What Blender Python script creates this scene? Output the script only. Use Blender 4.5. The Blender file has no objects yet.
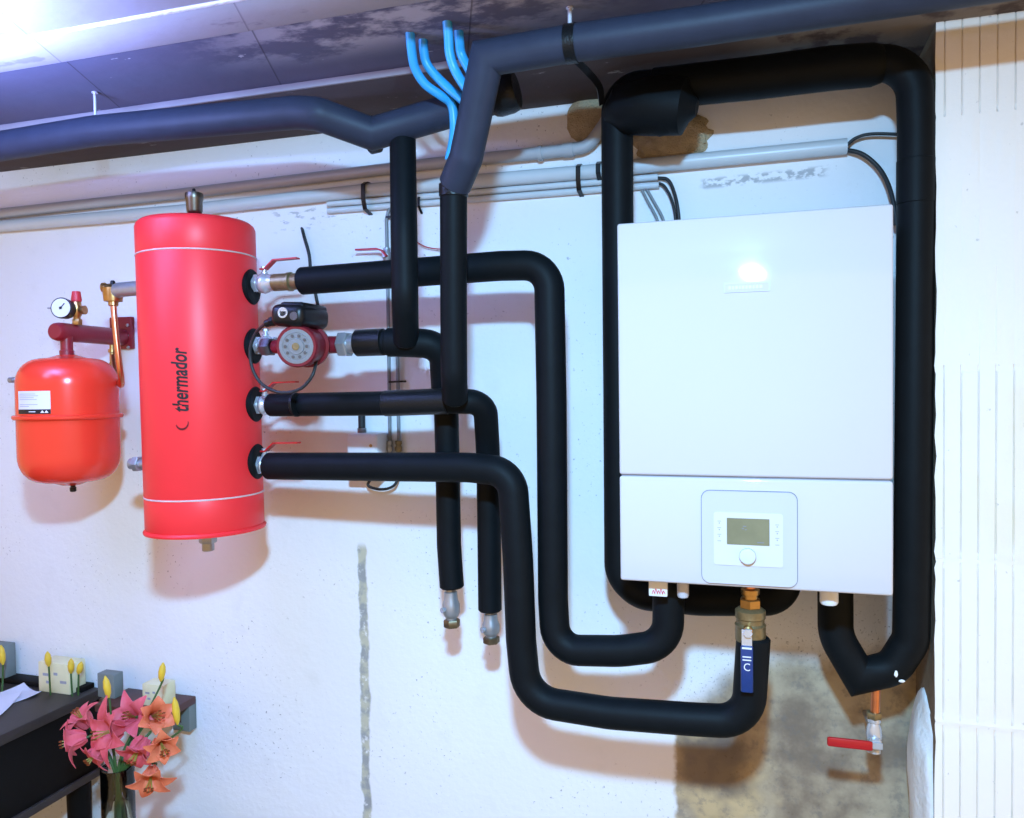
import bpy, bmesh, math, random
from mathutils import Vector, Matrix
random.seed(7)
PI = math.pi
sc = bpy.context.scene
COL = sc.collection

# ------------------------------------------------------------------ camera model
FPX = 800.0
CAM = Vector((0.2612, -1.9211, 1.7479))
YAW, PITCH, ROLL = 0.3004, -0.0293, -0.0135

def cam_axes():
    cy, sy = math.cos(YAW), math.sin(YAW)
    f = Vector((-sy*math.cos(PITCH), cy*math.cos(PITCH), math.sin(PITCH)))
    r = Vector((cy, sy, 0)); u = r.cross(f)
    return (r*math.cos(ROLL)+u*math.sin(ROLL), -r*math.sin(ROLL)+u*math.cos(ROLL), f)
RV, UV_, FV = cam_axes()

def ray(px, py):
    return (FV*FPX + RV*(px-512) + UV_*(409-py))

def P(px, py, Y):                       # the point of the plane y = Y seen at a pixel of the photo
    d = ray(px, py)
    return CAM + d*((Y-CAM.y)/d.y)

def PZ(px, py, z):                      # the same on a level plane
    d = ray(px, py)
    return CAM + d*((z-CAM.z)/d.z)

def S(px, py, Y):                       # pixels per metre there
    return FPX/((P(px, py, Y)-CAM).dot(FV))

def cyl_fit(pl, pr, py, Y):             # axis x and radius of an upright cylinder with its axis on y = Y
    a, b = ray(pl, py), ray(pr, py)
    ta, tb = math.atan2(a.x, a.y), math.atan2(b.x, b.y)
    m, h = (ta+tb)/2, (tb-ta)/2
    dist = (Y-CAM.y)/math.cos(m)
    return CAM.x + dist*math.sin(m), abs(dist*math.sin(h))

# ------------------------------------------------------------------ node helpers
class NT:
    def __init__(s, name):
        s.m = bpy.data.materials.new(name); s.m.use_nodes = True
        s.t = s.m.node_tree; s.t.nodes.clear()
        s.out = s.t.nodes.new('ShaderNodeOutputMaterial')
        s.b = s.t.nodes.new('ShaderNodeBsdfPrincipled')
        s.t.links.new(s.b.outputs[0], s.out.inputs[0])
        s.tc = s.t.nodes.new('ShaderNodeTexCoord')
        s.co = s.tc.outputs['Object']
    def set(s, sock, v):
        if v is None: return
        if isinstance(v, bpy.types.NodeSocket): s.t.links.new(v, sock)
        else:
            if isinstance(v, (tuple, list)) and len(v) == 3 and sock.type == 'RGBA': v = (*v, 1)
            sock.default_value = v
    def math(s, op, a, b=None, clamp=False):
        n = s.t.nodes.new('ShaderNodeMath'); n.operation = op; n.use_clamp = clamp
        s.set(n.inputs[0], a); s.set(n.inputs[1], b)
        return n.outputs[0]
    def step(s, x, e0, e1):
        n = s.t.nodes.new('ShaderNodeMapRange'); n.interpolation_type = 'SMOOTHSTEP'
        s.set(n.inputs[0], x); n.inputs[1].default_value = e0; n.inputs[2].default_value = e1
        if e0 > e1:
            n.inputs[1].default_value = e1; n.inputs[2].default_value = e0
            n.inputs[3].default_value = 1; n.inputs[4].default_value = 0
        return n.outputs[0]
    def noise(s, scale, detail=4, rough=.55, stretch=None, off=None):
        co = s.co
        if stretch or off:
            mp = s.t.nodes.new('ShaderNodeMapping'); s.t.links.new(co, mp.inputs[0]); co = mp.outputs[0]
            if stretch: mp.inputs['Scale'].default_value = stretch
            if off: mp.inputs['Location'].default_value = off
        n = s.t.nodes.new('ShaderNodeTexNoise'); s.t.links.new(co, n.inputs['Vector'])
        n.inputs['Scale'].default_value = scale; n.inputs['Detail'].default_value = detail
        n.inputs['Roughness'].default_value = rough
        return n.outputs[0]
    def mix(s, f, a, b):
        n = s.t.nodes.new('ShaderNodeMix'); n.data_type = 'RGBA'
        s.set(n.inputs[0], f); s.set(n.inputs[6], a); s.set(n.inputs[7], b)
        return n.outputs[2]
    def xyz(s):
        n = s.t.nodes.new('ShaderNodeSeparateXYZ'); s.t.links.new(s.co, n.inputs[0])
        return n.outputs[0], n.outputs[1], n.outputs[2]
    def bump(s, h, strength=.3, dist=.01):
        n = s.t.nodes.new('ShaderNodeBump'); s.set(n.inputs['Height'], h)
        n.inputs['Strength'].default_value = strength; n.inputs['Distance'].default_value = dist
        s.t.links.new(n.outputs[0], s.b.inputs['Normal'])
    def p(s, **k):
        names = dict(color='Base Color', rough='Roughness', metal='Metallic', spec='Specular IOR Level',
                     trans='Transmission Weight', ior='IOR', coat='Coat Weight', coatr='Coat Roughness')
        for a, v in k.items(): s.set(s.b.inputs[names[a]], v)
        return s

def simple(name, col, rough=.5, metal=0, spec=.5, var=.12, scale=30, bump=0, bdist=.002, coat=0):
    n = NT(name)
    f = n.noise(scale, 5)
    dark = tuple(c*(1-var) for c in col); light = tuple(min(1, c*(1+var)) for c in col)
    n.p(color=n.mix(f, dark, light), rough=rough, metal=metal, spec=spec, coat=coat)
    if bump: n.bump(n.noise(scale*6, 3), bump, bdist)
    return n.m

M = {}
def build_materials():
    M['rubber'] = simple('black_foam_rubber', (.0042, .0060, .0074), .55, 0, .11, .3, 25, .25, .001)
    M['bluelitrubber'] = simple('blue_lit_foam_rubber', (.026, .033, .056), .5, 0, .22, .2, 25, .25, .001)  # lighter bluish copy of the black foam, blue lamp light put into its colour
    M['tape'] = simple('glossy_black_tape', (.006, .007, .008), .35, 0, .25, .2, 40, .5, .002)
    M['blackplastic'] = simple('black_plastic', (.006, .006, .007), .35, 0, .3, .2, 30)
    M['tankred'] = simple('satin_red_cover', (.86, .030, .036), .42, 0, .35, .05, 14, .05, .001)
    M['seam'] = simple('pale_seam', (.62, .45, .42), .5, 0, .4, .3, 90)
    M['vesselred'] = simple('gloss_orange_red_enamel', (.84, .045, .022), .22, 0, .5, .04, 12)
    M['darkred'] = simple('dark_red_paint', (.24, .012, .020), .38, 0, .5, .12, 25)
    M['pumpred'] = simple('deep_red_casting', (.17, .009, .018), .38, 0, .4, .12, 25)
    M['redcap'] = simple('red_plastic', (.62, .03, .04), .4, 0, .5, .1, 25)
    M['leverred'] = simple('red_lever_coating', (.46, .008, .013), .35, 0, .5, .15, 60)
    M['leverblue'] = simple('blue_lever_coating', (.006, .032, .15), .35, 0, .5, .15, 60)
    M['chrome'] = simple('chrome_plate', (.58, .61, .66), .22, .55, .5, .1, 60)
    M['steel'] = simple('dull_steel', (.36, .37, .39), .36, .6, .5, .2, 60)
    M['darksteel'] = simple('dark_steel', (.13, .13, .14), .4, .8, .5, .2, 60)
    M['brass'] = simple('aged_brass', (.50, .31, .12), .30, 1, .5, .3, 70)
    M['oldbrass'] = simple('tarnished_brass', (.25, .195, .10), .40, .7, .5, .4, 90)
    M['endcap'] = simple('dull_brass_cap', (.22, .185, .12), .42, 1, .5, .3, 70)
    M['dialgrey'] = simple('silver_grey_dial', (.21, .225, .24), .35, .3, .5, .08, 60)
    M['bronze'] = simple('dark_bronze', (.17, .14, .11), .36, 1, .5, .2, 60)
    M['copper'] = simple('copper_pipe', (.72, .30, .16), .28, 1, .5, .25, 50)
    M['white'] = simple('white_enamel', (.57, .535, .545), .05, 0, .5, .012, 5)
    M['whiteside'] = simple('white_panel_inset', (.62, .60, .615), .35, 0, .4, .01, 6)
    M['lilac'] = simple('pale_grey_plastic', (.53, .52, .57), .32, 0, .45, .015, 9)
    M['knob'] = simple('knob_plastic', (.60, .63, .68), .3, 0, .45, .02, 9)
    M['gap'] = simple('dark_gap', (.22, .22, .25), .6, 0, .2, .1, 20)
    M['screen'] = simple('olive_lcd', (.205, .185, .105), .3, 0, .4, .22, 26)
    M['ink'] = simple('grey_print', (.33, .33, .38), .5, 0, .3, .1, 20)
    M['blackink'] = simple('black_print', (.016, .014, .016), .45, 0, .3, .1, 20)
    M['darkredink'] = simple('dark_red_print', (.12, .006, .010), .45, 0, .3, .1, 20)
    M['label'] = simple('white_sticker', (.70, .70, .70), .4, 0, .4, .03, 20)
    M['greyconduit'] = simple('pale_grey_conduit', (.56, .61, .64), .34, 0, .45, .05, 18)
    M['waste'] = simple('grey_waste_pipe', (.42, .44, .47), .38, 0, .45, .06, 18)
    M['whiteplastic'] = simple('white_plastic', (.74, .75, .78), .4, 0, .45, .03, 18)
    M['cable'] = simple('grey_black_cable', (.022, .025, .028), .45, 0, .3, .2, 40)
    M['greycable'] = simple('grey_cable', (.22, .24, .25), .45, 0, .4, .2, 40)
    M['bluetube'] = simple('bright_blue_tube', (.035, .36, .72), .35, 0, .45, .15, 30)
    M['rod'] = simple('pale_hanger_rod', (.62, .64, .70), .4, .3, .5, .1, 40)
    M['foam'] = simple('brown_foam', (.46, .36, .22), .9, 0, .2, .4, 45, .8, .008)
    M['wood'] = simple('dark_stained_wood', (.040, .031, .028), .45, 0, .3, .35, 9, .15, .001)
    M['blackwood'] = simple('black_painted_wood', (.006, .0055, .0055), .5, 0, .10, .3, 9)
    M['brownwood'] = simple('red_brown_wood', (.085, .034, .028), .5, 0, .35, .3, 14, .15, .001)
    M['paper'] = simple('pale_paper', (.62, .64, .74), .6, 0, .3, .05, 14)
    M['cream'] = simple('cream_card', (.72, .67, .42), .6, 0, .3, .10, 34)
    M['greycard'] = simple('grey_card', (.17, .20, .19), .65, 0, .3, .12, 25)
    M['stem'] = simple('green_stem', (.045, .11, .025), .5, 0, .4, .3, 40)
    M['stamen'] = simple('yellow_green_stamen', (.35, .30, .06), .5, 0, .4, .2, 40)
    M['anther'] = simple('rust_anther', (.22, .05, .012), .7, 0, .2, .2, 60)
    M['bud'] = simple('yellow_bud', (.70, .46, .035), .5, 0, .4, .25, 40)
    M['plaster'] = simple('white_plaster', (.78, .77, .76), .8, 0, .2, .08, 14, .5, .006)
    M['floor'] = simple('grey_concrete', (.30, .24, .18), .8, 0, .25, .25, 4, .3, .004)
    # lily petals: streaked pink / orange
    for nm, a, b in (('pinkpetal', (.58, .045, .075), (.78, .17, .19)), ('orangepetal', (.68, .11, .05), (.85, .27, .13))):
        n = NT(nm); f = n.noise(60, 4, .6, (1, 1, .25))
        n.p(color=n.mix(f, a, b), rough=.5, spec=.35); M[nm] = n.m
    # glass and water
    n = NT('clear_glass'); n.p(color=n.mix(n.noise(8), (.93, .96, .95), (.97, .98, .97)), rough=.03, trans=1, ior=1.45); M['glass'] = n.m
    n = NT('vase_water'); n.p(color=n.mix(n.noise(8), (.72, .78, .66), (.80, .84, .74)), rough=.03, trans=1, ior=1.33); M['water'] = n.m
    # --- back wall: white paint on block work, a rusty trickle, damp bare masonry low on the right
    n = NT('painted_masonry'); x, y, z = n.xyz()
    big, mid, fine = n.noise(1.6, 5), n.noise(9, 5), n.noise(70, 4)
    col = n.mix(big, (.76, .76, .775), (.86, .86, .865))
    col = n.mix(n.math('MULTIPLY', n.step(mid, .56, .75), .25), col, (.66, .65, .64))
    spk = n.math('MULTIPLY', n.step(n.noise(95, 3, .6), .63, .69), n.step(n.noise(3.1, 3), .46, .60))
    col = n.mix(n.math('MULTIPLY', spk, .75), col, (.24, .23, .24))
    spk2 = n.math('MULTIPLY', n.step(n.noise(48, 2, .5, (1, 1, 2.2)), .71, .76), n.step(n.noise(2.2, 2, .5, None, (3, 0, 1)), .5, .62))
    col = n.mix(n.math('MULTIPLY', spk2, .7), col, (.30, .29, .32))
    # bare mortar streak above the heater
    a0, a1 = P(702, 179, 0), P(832, 165, 0)
    zl = n.math('SUBTRACT', z, n.math('ADD', n.math('MULTIPLY', n.math('SUBTRACT', x, a0.x), (a1.z-a0.z)/(a1.x-a0.x)), a0.z-.012))
    band = n.math('MULTIPLY', n.step(n.math('ABSOLUTE', zl), .016, .006), n.math('MULTIPLY', n.step(x, a0.x-.01, a0.x+.01), n.step(x, a1.x, a1.x-.03)))
    band = n.math('MULTIPLY', band, n.step(n.noise(60, 3, .6, (.7, 1, 1.2)), .44, .56))
    col = n.mix(n.math('MULTIPLY', band, .8), col, (.34, .35, .37))
    # chipped patch right of the tank top
    c0, c1 = P(265, 225, 0), P(352, 205, 0)
    band = n.math('MULTIPLY', n.step(n.math('ABSOLUTE', n.math('SUBTRACT', z, (c0.z+c1.z)/2-.004)), .05, .02),
                  n.math('MULTIPLY', n.step(x, c0.x, c0.x+.06), n.step(x, c1.x, c1.x-.06)))
    band = n.math('MULTIPLY', band, n.step(n.noise(42, 3, .6, (.6, 1, 1.6)), .56, .64))
    col = n.mix(n.math('MULTIPLY', band, .7), col, (.38, .40, .42))
    # vertical trickle
    t0, t1, t2 = P(362, 545, 0), P(364, 680, 0), P(367, 818, 0)
    wob = n.math('MULTIPLY', n.math('SUBTRACT', n.noise(14, 4), .5), .030)
    xc = n.math('ADD', n.math('MULTIPLY', n.math('SUBTRACT', z, t0.z), (t2.x-t0.x)/(t2.z-t0.z)), t0.x)
    dx = n.math('ABSOLUTE', n.math('ADD', n.math('SUBTRACT', x, xc), wob))
    tr = n.math('MULTIPLY', n.step(dx, .016, .009), n.step(z, t0.z+.01, t0.z-.015))
    tcol = n.mix(n.step(n.noise(22, 4), .42, .6), (.24, .25, .24), (.46, .44, .30))
    col = n.mix(n.math('MULTIPLY', n.math('MULTIPLY', tr, n.step(n.noise(40, 4, .7), .30, .46)), .85), col, tcol)
    # damp, bare patch
    d0, d1, d2 = P(690, 700, 0), P(760, 655, 0), P(915, 640, 0)
    ed = n.math('MULTIPLY', n.math('SUBTRACT', n.noise(7, 5, .6), .5), .13)
    fx = n.step(n.math('ADD', x, n.math('MULTIPLY', ed, .55)), P(672, 780, 0).x-.004, P(672, 780, 0).x+.012)
    # top edge rises steeply then runs level
    zt = n.math('MINIMUM', n.math('ADD', n.math('MULTIPLY', n.math('SUBTRACT', x, d0.x), (d1.z-d0.z)/(d1.x-d0.x)), d0.z),
                n.math('ADD', n.math('MULTIPLY', n.math('SUBTRACT', x, d1.x), (d2.z-d1.z)/(d2.x-d1.x)), d1.z))
    fz = n.step(n.math('ADD', n.math('SUBTRACT', z, zt), ed), .035, -.055)
    damp = n.math('MULTIPLY', fx, fz)
    dcol = n.mix(n.step(n.noise(5, 5, .6), .38, .62), (.17, .115, .065), (.44, .345, .215))
    dcol = n.mix(n.math('MULTIPLY', n.step(n.noise(3.2, 4, .6, None, (5, 0, 2)), .52, .64), .8), dcol, (.60, .43, .20))
    dcol = n.mix(n.math('MULTIPLY', n.step(n.noise(30, 5, .7), .5, .66), .5), dcol, (.13, .11, .09))
    k0 = P(712, 762, 0)
    dark = n.math('MULTIPLY', n.step(n.math('ABSOLUTE', n.math('SUBTRACT', n.math('ADD', x, ed), k0.x)), .13, .05),
                  n.step(n.math('ABSOLUTE', n.math('SUBTRACT', n.math('ADD', z, ed), k0.z)), .09, .04))
    dcol = n.mix(n.math('MULTIPLY', dark, .85), dcol, (.085, .055, .035))
    col = n.mix(n.math('MULTIPLY', damp, .93), col, dcol)
    # black mould dots along the upper edge of the damp
    ring = n.math('MULTIPLY', n.math('MULTIPLY', n.step(n.math('SUBTRACT', z, zt), .14, .02), n.step(n.math('SUBTRACT', z, zt), -.10, .0)), fx)
    ring = n.math('MULTIPLY', ring, n.step(n.noise(130, 4, .7), .57, .66))
    col = n.mix(n.math('MULTIPLY', ring, .6), col, (.10, .09, .08))
    n.p(color=col, rough=.85, spec=.2)
    n.bump(n.math('ADD', n.math('MULTIPLY', fine, .35), n.math('ADD', mid, n.math('MULTIPLY', tr, -.4))), .28, .010)
    M['wall'] = n.m
    # --- pier: whitewashed ribbed clay blocks with ochre blotches
    n = NT('whitewashed_clay_block'); x, y, z = n.xyz()
    col = n.mix(n.noise(2.2, 4), (.84, .775, .70), (.86, .81, .755))
    col = n.mix(n.math('MULTIPLY', n.step(n.noise(4.5, 4, .6, (1, 1, .5)), .55, .72), .55), col, (.80, .70, .48))
    col = n.mix(n.math('MULTIPLY', n.step(n.noise(60, 3), .68, .74), .5), col, (.40, .36, .34))
    n.p(color=col, rough=.8, spec=.2); n.bump(n.noise(45, 5), .25, .006)
    M['pier'] = n.m
    # --- ceiling boards: dark slate brown paint with flaking whitewash
    n = NT('dark_flaking_boards'); x, y, z = n.xyz()
    col = n.mix(n.noise(3, 5), (.085, .085, .125), (.150, .150, .215))
    fl = n.math('MULTIPLY', n.step(n.noise(9, 6, .68, (.6, 1, 1)), .42, .56),
                n.math('MULTIPLY', n.step(n.math('ABSOLUTE', n.math('SUBTRACT', x, -.40)), .55, .10), n.step(y, -.36, -.50)))
    col = n.mix(n.math('MULTIPLY', fl, .75), col, (.60, .58, .60))
    fl2 = n.step(n.noise(24, 4, .6, (.5, 1, 1)), .70, .74)
    col = n.mix(n.math('MULTIPLY', fl2, .8), col, (.55, .54, .56))
    jx = n.math('FRACT', n.math('ADD', n.math('MULTIPLY', x, 2.2), n.math('MULTIPLY', y, .9)))
    col = n.mix(n.math('MULTIPLY', n.step(jx, .012, .004), .6), col, (.03, .025, .03))
    n.p(color=col, rough=.75, spec=.25); n.bump(n.noise(18, 5), .3, .006)
    M['boards'] = n.m
    n = NT('pale_boards'); x, y, z = n.xyz()
    col = n.mix(n.noise(3, 5), (.34, .33, .36), (.46, .45, .48))
    col = n.mix(n.math('MULTIPLY', n.step(n.noise(20, 4, .6, (.4, 1, 1)), .62, .70), .5), col, (.16, .14, .18))
    jx = n.math('FRACT', n.math('ADD', n.math('MULTIPLY', x, 2.2), n.math('MULTIPLY', y, .9)))
    col = n.mix(n.math('MULTIPLY', n.step(jx, .012, .004), .5), col, (.14, .12, .15))
    n.p(color=col, rough=.75, spec=.25); n.bump(n.noise(18, 5), .3, .005)
    M['paleboards'] = n.m
    n = NT('brown_plank'); x, y, z = n.xyz()
    col = n.mix(n.noise(7, 5, .6, (.25, 1, 1)), (.055, .042, .042), (.115, .09, .088))
    col = n.mix(n.math('MULTIPLY', n.step(n.noise(26, 4, .6, (.5, 1, 1)), .66, .72), .7), col, (.36, .34, .34))
    sm = n.math('MULTIPLY', n.step(x, .18, .34), n.step(n.noise(9, 5, .6), .40, .52))
    col = n.mix(n.math('MULTIPLY', sm, .7), col, (.26, .23, .20))
    n.p(color=col, rough=.8, spec=.2); n.bump(n.noise(20, 5), .3, .006)
    M['plank'] = n.m
    n = NT('lit_plank_edge')  # pale tone stands for light falling on the front edge
    n.p(color=n.mix(n.noise(14, 5, .6, (.3, 1, 1)), (.20, .18, .18), (.42, .40, .41)), rough=.8, spec=.2); M['litplankedge'] = n.m
    M['flank'] = simple('bare_brown_masonry', (.20, .15, .10), .9, 0, .15, .4, 16, .5, .008)
build_materials()

# ------------------------------------------------------------------ mesh helpers
def frame(axis):
    a = Vector(axis).normalized()
    h = Vector((0, 0, 1)) if abs(a.z) < .9 else Vector((1, 0, 0))
    u = h.cross(a).normalized(); v = a.cross(u)
    return u, v, a

class MB:
    def __init__(s): s.v = []; s.f = []
    def add(s, vs, fs):
        o = len(s.v); s.v += [Vector(p) for p in vs]; s.f += [tuple(i+o for i in f) for f in fs]
        return s
    def tube(s, path, r, seg=20, caps=True, bevel=0.0):
        path = [Vector(p) for p in path]; n = len(path)
        R = list(r) if isinstance(r, (list, tuple)) else [r]*n
        if bevel > 0:                                   # softened cut ends
            t0 = (path[1]-path[0]).normalized(); t1 = (path[-1]-path[-2]).normalized()
            path = [path[0], path[0]+t0*bevel] + path[1:-1] + [path[-1]-t1*bevel, path[-1]]
            R = [R[0]-bevel, R[0]] + R[1:-1] + [R[-1], R[-1]-bevel]; n = len(path)
        tang = []
        for i in range(n):
            if i == 0: t = path[1]-path[0]
            elif i == n-1: t = path[-1]-path[-2]
            else: t = (path[i]-path[i-1]).normalized() + (path[i+1]-path[i]).normalized()
            tang.append(t.normalized())
        u, v, _ = frame(tang[0]); vs = []; fs = []
        for i in range(n):
            if i:
                q = tang[i-1].rotation_difference(tang[i]); u = q @ u; u = (u - tang[i]*u.dot(tang[i])).normalized()
            v = tang[i].cross(u)
            # keep the width at mitred corners
            k = 1.0
            if 0 < i < n-1:
                c = (path[i]-path[i-1]).normalized().dot(tang[i]); k = 1/max(c, .6)
                bend = ((path[i+1]-path[i]).normalized() - (path[i]-path[i-1]).normalized())
                bend = bend.normalized() if bend.length > 1e-6 else None
            else: bend = None
            for j in range(seg):
                a = 2*PI*j/seg; d = (u*math.cos(a)+v*math.sin(a))*R[i]
                if bend is not None and k > 1.001: d = d + bend*(d.dot(bend))*(k-1)
                vs.append(path[i]+d)
        for i in range(n-1):
            for j in range(seg):
                a, b = i*seg+j, i*seg+(j+1) % seg
                fs.append((a, b, b+seg, a+seg))
        if caps:
            fs.append(tuple(range(seg-1, -1, -1))); fs.append(tuple((n-1)*seg+j for j in range(seg)))
        return s.add(vs, fs)
    def lathe(s, prof, origin, axis=(0, 0, 1), seg=32, caps=True):     # prof: (radius, height along the axis)
        u, v, a = frame(axis); o = Vector(origin); vs = []; fs = []
        for r, h in prof:
            for j in range(seg):
                t = 2*PI*j/seg; vs.append(o + a*h + (u*math.cos(t)+v*math.sin(t))*max(r, 1e-5))
        for i in range(len(prof)-1):
            for j in range(seg):
                p, q = i*seg+j, i*seg+(j+1) % seg
                fs.append((p, q, q+seg, p+seg))
        if caps:
            fs.append(tuple(range(seg-1, -1, -1))); k = (len(prof)-1)*seg; fs.append(tuple(k+j for j in range(seg)))
        return s.add(vs, fs)
    def hexnut(s, r, h0, h1, origin, axis):
        c = (h1-h0)*.12
        return s.lathe([(r*.9, h0), (r, h0+c), (r, h1-c), (r*.9, h1)], origin, axis, seg=6)
    def box(s, c, size, bevel=0.0, rot=None, seg=2):
        bm = bmesh.new(); bmesh.ops.create_cube(bm, size=1)
        bmesh.ops.scale(bm, vec=Vector(size), verts=bm.verts)
        if bevel > 0: bmesh.ops.bevel(bm, geom=bm.edges[:], offset=bevel, segments=seg, profile=.5, affect='EDGES')
        mt = Matrix.Translation(Vector(c)) @ (rot.to_4x4() if rot else Matrix.Identity(4))
        bm.verts.index_update()
        s.add([mt @ v.co for v in bm.verts], [[v.index for v in f.verts] for f in bm.faces]); bm.free()
        return s
    def box2(s, lo, hi, bevel=0.0, seg=2):
        lo, hi = Vector(lo), Vector(hi)
        return s.box((lo+hi)/2, [abs(hi[i]-lo[i]) for i in range(3)], bevel, None, seg)
    def slab(s, outline, n, t):                       # flat outline given counterclockwise seen from n
        n = Vector(n).normalized(); k = len(outline); o = [Vector(p) for p in outline]
        vs = o + [p - n*t for p in o]
        fs = [tuple(range(k)), tuple(range(2*k-1, k-1, -1))] + [(i, i+k, (i+1) % k + k, (i+1) % k) for i in range(k)]
        return s.add(vs, fs)
    def strip(s, path, width, thick):                 # bent flat bar; width is a vector
        w = Vector(width)/2; path = [Vector(p) for p in path]; vs = []; fs = []
        for i, p in enumerate(path):
            t = (path[min(i+1, len(path)-1)]-path[max(i-1, 0)]).normalized()
            nn = t.cross(w).normalized()*thick/2
            vs += [p-w-nn, p+w-nn, p+w+nn, p-w+nn]
        for i in range(len(path)-1):
            for j in range(4):
                a, b = i*4+j, i*4+(j+1) % 4; fs.append((a, b, b+4, a+4))
        fs.append((3, 2, 1, 0)); k = (len(path)-1)*4; fs.append((k, k+1, k+2, k+3))
        return s.add(vs, fs)
    def ball(s, c, r, scale=(1, 1, 1), lump=0, seed=0, sub=3):
        bm = bmesh.new(); bmesh.ops.create_icosphere(bm, subdivisions=sub, radius=1)
        from mathutils import noise
        vs = []
        for v in bm.verts:
            k = 1 + lump*noise.noise(v.co*2.2+Vector((seed, seed*.7, 0))) + lump*.5*noise.noise(v.co*5+Vector((0, seed, 3)))
            vs.append(Vector(c) + Vector((v.co.x*scale[0], v.co.y*scale[1], v.co.z*scale[2]))*r*k)
        bm.verts.index_update()
        s.add(vs, [[v.index for v in f.verts] for f in bm.faces]); bm.free()
        return s
    def sheet(s, fn, nu, nv, t):                      # thin curved solid
        top = [[fn(i/nu, j/nv*2-1) for j in range(nv+1)] for i in range(nu+1)]
        N = [[None]*(nv+1) for _ in range(nu+1)]
        for i in range(nu+1):
            for j in range(nv+1):
                du = top[min(i+1, nu)][j]-top[max(i-1, 0)][j]; dv = top[i][min(j+1, nv)]-top[i][max(j-1, 0)]
                q = du.cross(dv); N[i][j] = q.normalized() if q.length > 1e-9 else Vector((0, 0, 1))
        w = nv+1; vs = [top[i][j] for i in range(nu+1) for j in range(w)] + [top[i][j]-N[i][j]*t for i in range(nu+1) for j in range(w)]
        o = (nu+1)*w; fs = []
        for i in range(nu):
            for j in range(nv):
                a = i*w+j; fs.append((a, a+w, a+w+1, a+1)); fs.append((a+o, a+1+o, a+w+1+o, a+w+o))
        rim = [i*w for i in range(nu+1)] + [nu*w+j for j in range(1, w)] + [i*w+nv for i in range(nu-1, -1, -1)] + [j for j in range(nv-1, 0, -1)]
        for a, b in zip(rim, rim[1:]+rim[:1]): fs.append((a, a+o, b+o, b))
        return s.add(vs, fs)
    def build(s, name, mat, parent=None, loc=None, smooth=38):
        base = Vector((0, 0, 0)); q = parent
        while q is not None: base += q.location; q = q.parent
        o_loc = Vector(loc) if (loc is not None and parent is None) else Vector((0, 0, 0))
        base = base + o_loc
        me = bpy.data.meshes.new(name)
        me.from_pydata([tuple(p-base) for p in s.v], [], s.f); me.update()
        bm = bmesh.new(); bm.from_mesh(me); bmesh.ops.recalc_face_normals(bm, faces=bm.faces[:]); bm.to_mesh(me); bm.free()
        for p in me.polygons: p.use_smooth = True
        me.set_sharp_from_angle(angle=math.radians(smooth))
        me.materials.append(M[mat] if isinstance(mat, str) else mat)
        ob = bpy.data.objects.new(name, me); COL.objects.link(ob); ob.location = o_loc
        if parent is not None: ob.parent = parent
        return ob

def fillet(pts, rad, n=9):
    pts = [Vector(p) for p in pts]; out = [pts[0]]
    R = rad if isinstance(rad, (list, tuple)) else [rad]*(len(pts)-2)
    for i in range(1, len(pts)-1):
        a, b, c = pts[i-1], pts[i], pts[i+1]; d0 = (a-b); d1 = (c-b)
        ang = d0.angle(d1); r = R[i-1]
        if r <= 0 or ang > PI-.02: out.append(b); continue
        t = min(r/math.tan(ang/2), d0.length*.49, d1.length*.49); rr = t*math.tan(ang/2)
        p0 = b+d0.normalized()*t; p1 = b+d1.normalized()*t
        cen = b+(d0.normalized()+d1.normalized()).normalized()*(rr/math.sin(ang/2))
        e0, e1 = p0-cen, p1-cen; full = e0.angle(e1)
        for k in range(n+1):
            f = k/n; out.append(cen + (e0*math.sin((1-f)*full)+e1*math.sin(f*full))/math.sin(full))
    out.append(pts[-1]); return out

def smoothpath(pts, n=10):              # Catmull-Rom for cables
    pts = [Vector(p) for p in pts]; q = [pts[0]*2-pts[1]] + pts + [pts[-1]*2-pts[-2]]; out = []
    for i in range(1, len(q)-2):
        p0, p1, p2, p3 = q[i-1:i+3]
        for k in range(n):
            t = k/n
            out.append(.5*((2*p1)+(p2-p0)*t+(2*p0-5*p1+4*p2-p3)*t*t+(3*p1-p0-3*p2+p3)*t**3))
    out.append(pts[-1]); return out

def PP(*pts): return [P(*p) for p in pts]

def tag(o, label=None, cat=None, group=None, kind=None):
    if label: o['label'] = label
    if cat: o['category'] = cat
    if group: o['group'] = group
    if kind: o['kind'] = kind
    return o

def thing(name, loc, label, cat, group=None):
    o = bpy.data.objects.new(name, None); COL.objects.link(o); o.location = Vector(loc)
    o.empty_display_size = .05
    return tag(o, label, cat, group)

def text_points(txt, size=1.0, shear=0.0, offset=0.0):
    cu = bpy.data.curves.new('lettering', 'FONT'); cu.body = txt; cu.size = size; cu.shear = shear; cu.offset = offset
    cu.resolution_u = 4; cu.align_x = 'CENTER'; cu.align_y = 'CENTER'
    ob = bpy.data.objects.new('lettering', cu); COL.objects.link(ob)
    dg = bpy.context.evaluated_depsgraph_get(); me = ob.evaluated_get(dg).to_mesh()
    vs = [v.co.copy() for v in me.vertices]; fs = [tuple(p.vertices) for p in me.polygons]
    ob.evaluated_get(dg).to_mesh_clear()
    bpy.data.objects.remove(ob); bpy.data.curves.remove(cu)
    return vs, fs

# ------------------------------------------------------------------ the room
ZC, ZB, YB = 2.443, 2.43, -.303
PX = P(935.5, 400, -.2).x
def struct(o): return tag(o, kind='structure')
XL, XR = -3.4, 1.7
struct(MB().box2((XL, 0, -.02), (XR, .15, 2.6)).build('wall_back', 'wall'))
struct(MB().box2((XL, -3.4, -.12), (XR, 0, 0)).build('floor', 'floor'))
struct(MB().box2((XL, -2.2, ZC), (XR, YB+.02, ZC+.14)).build('ceiling', 'boards'))
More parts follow.
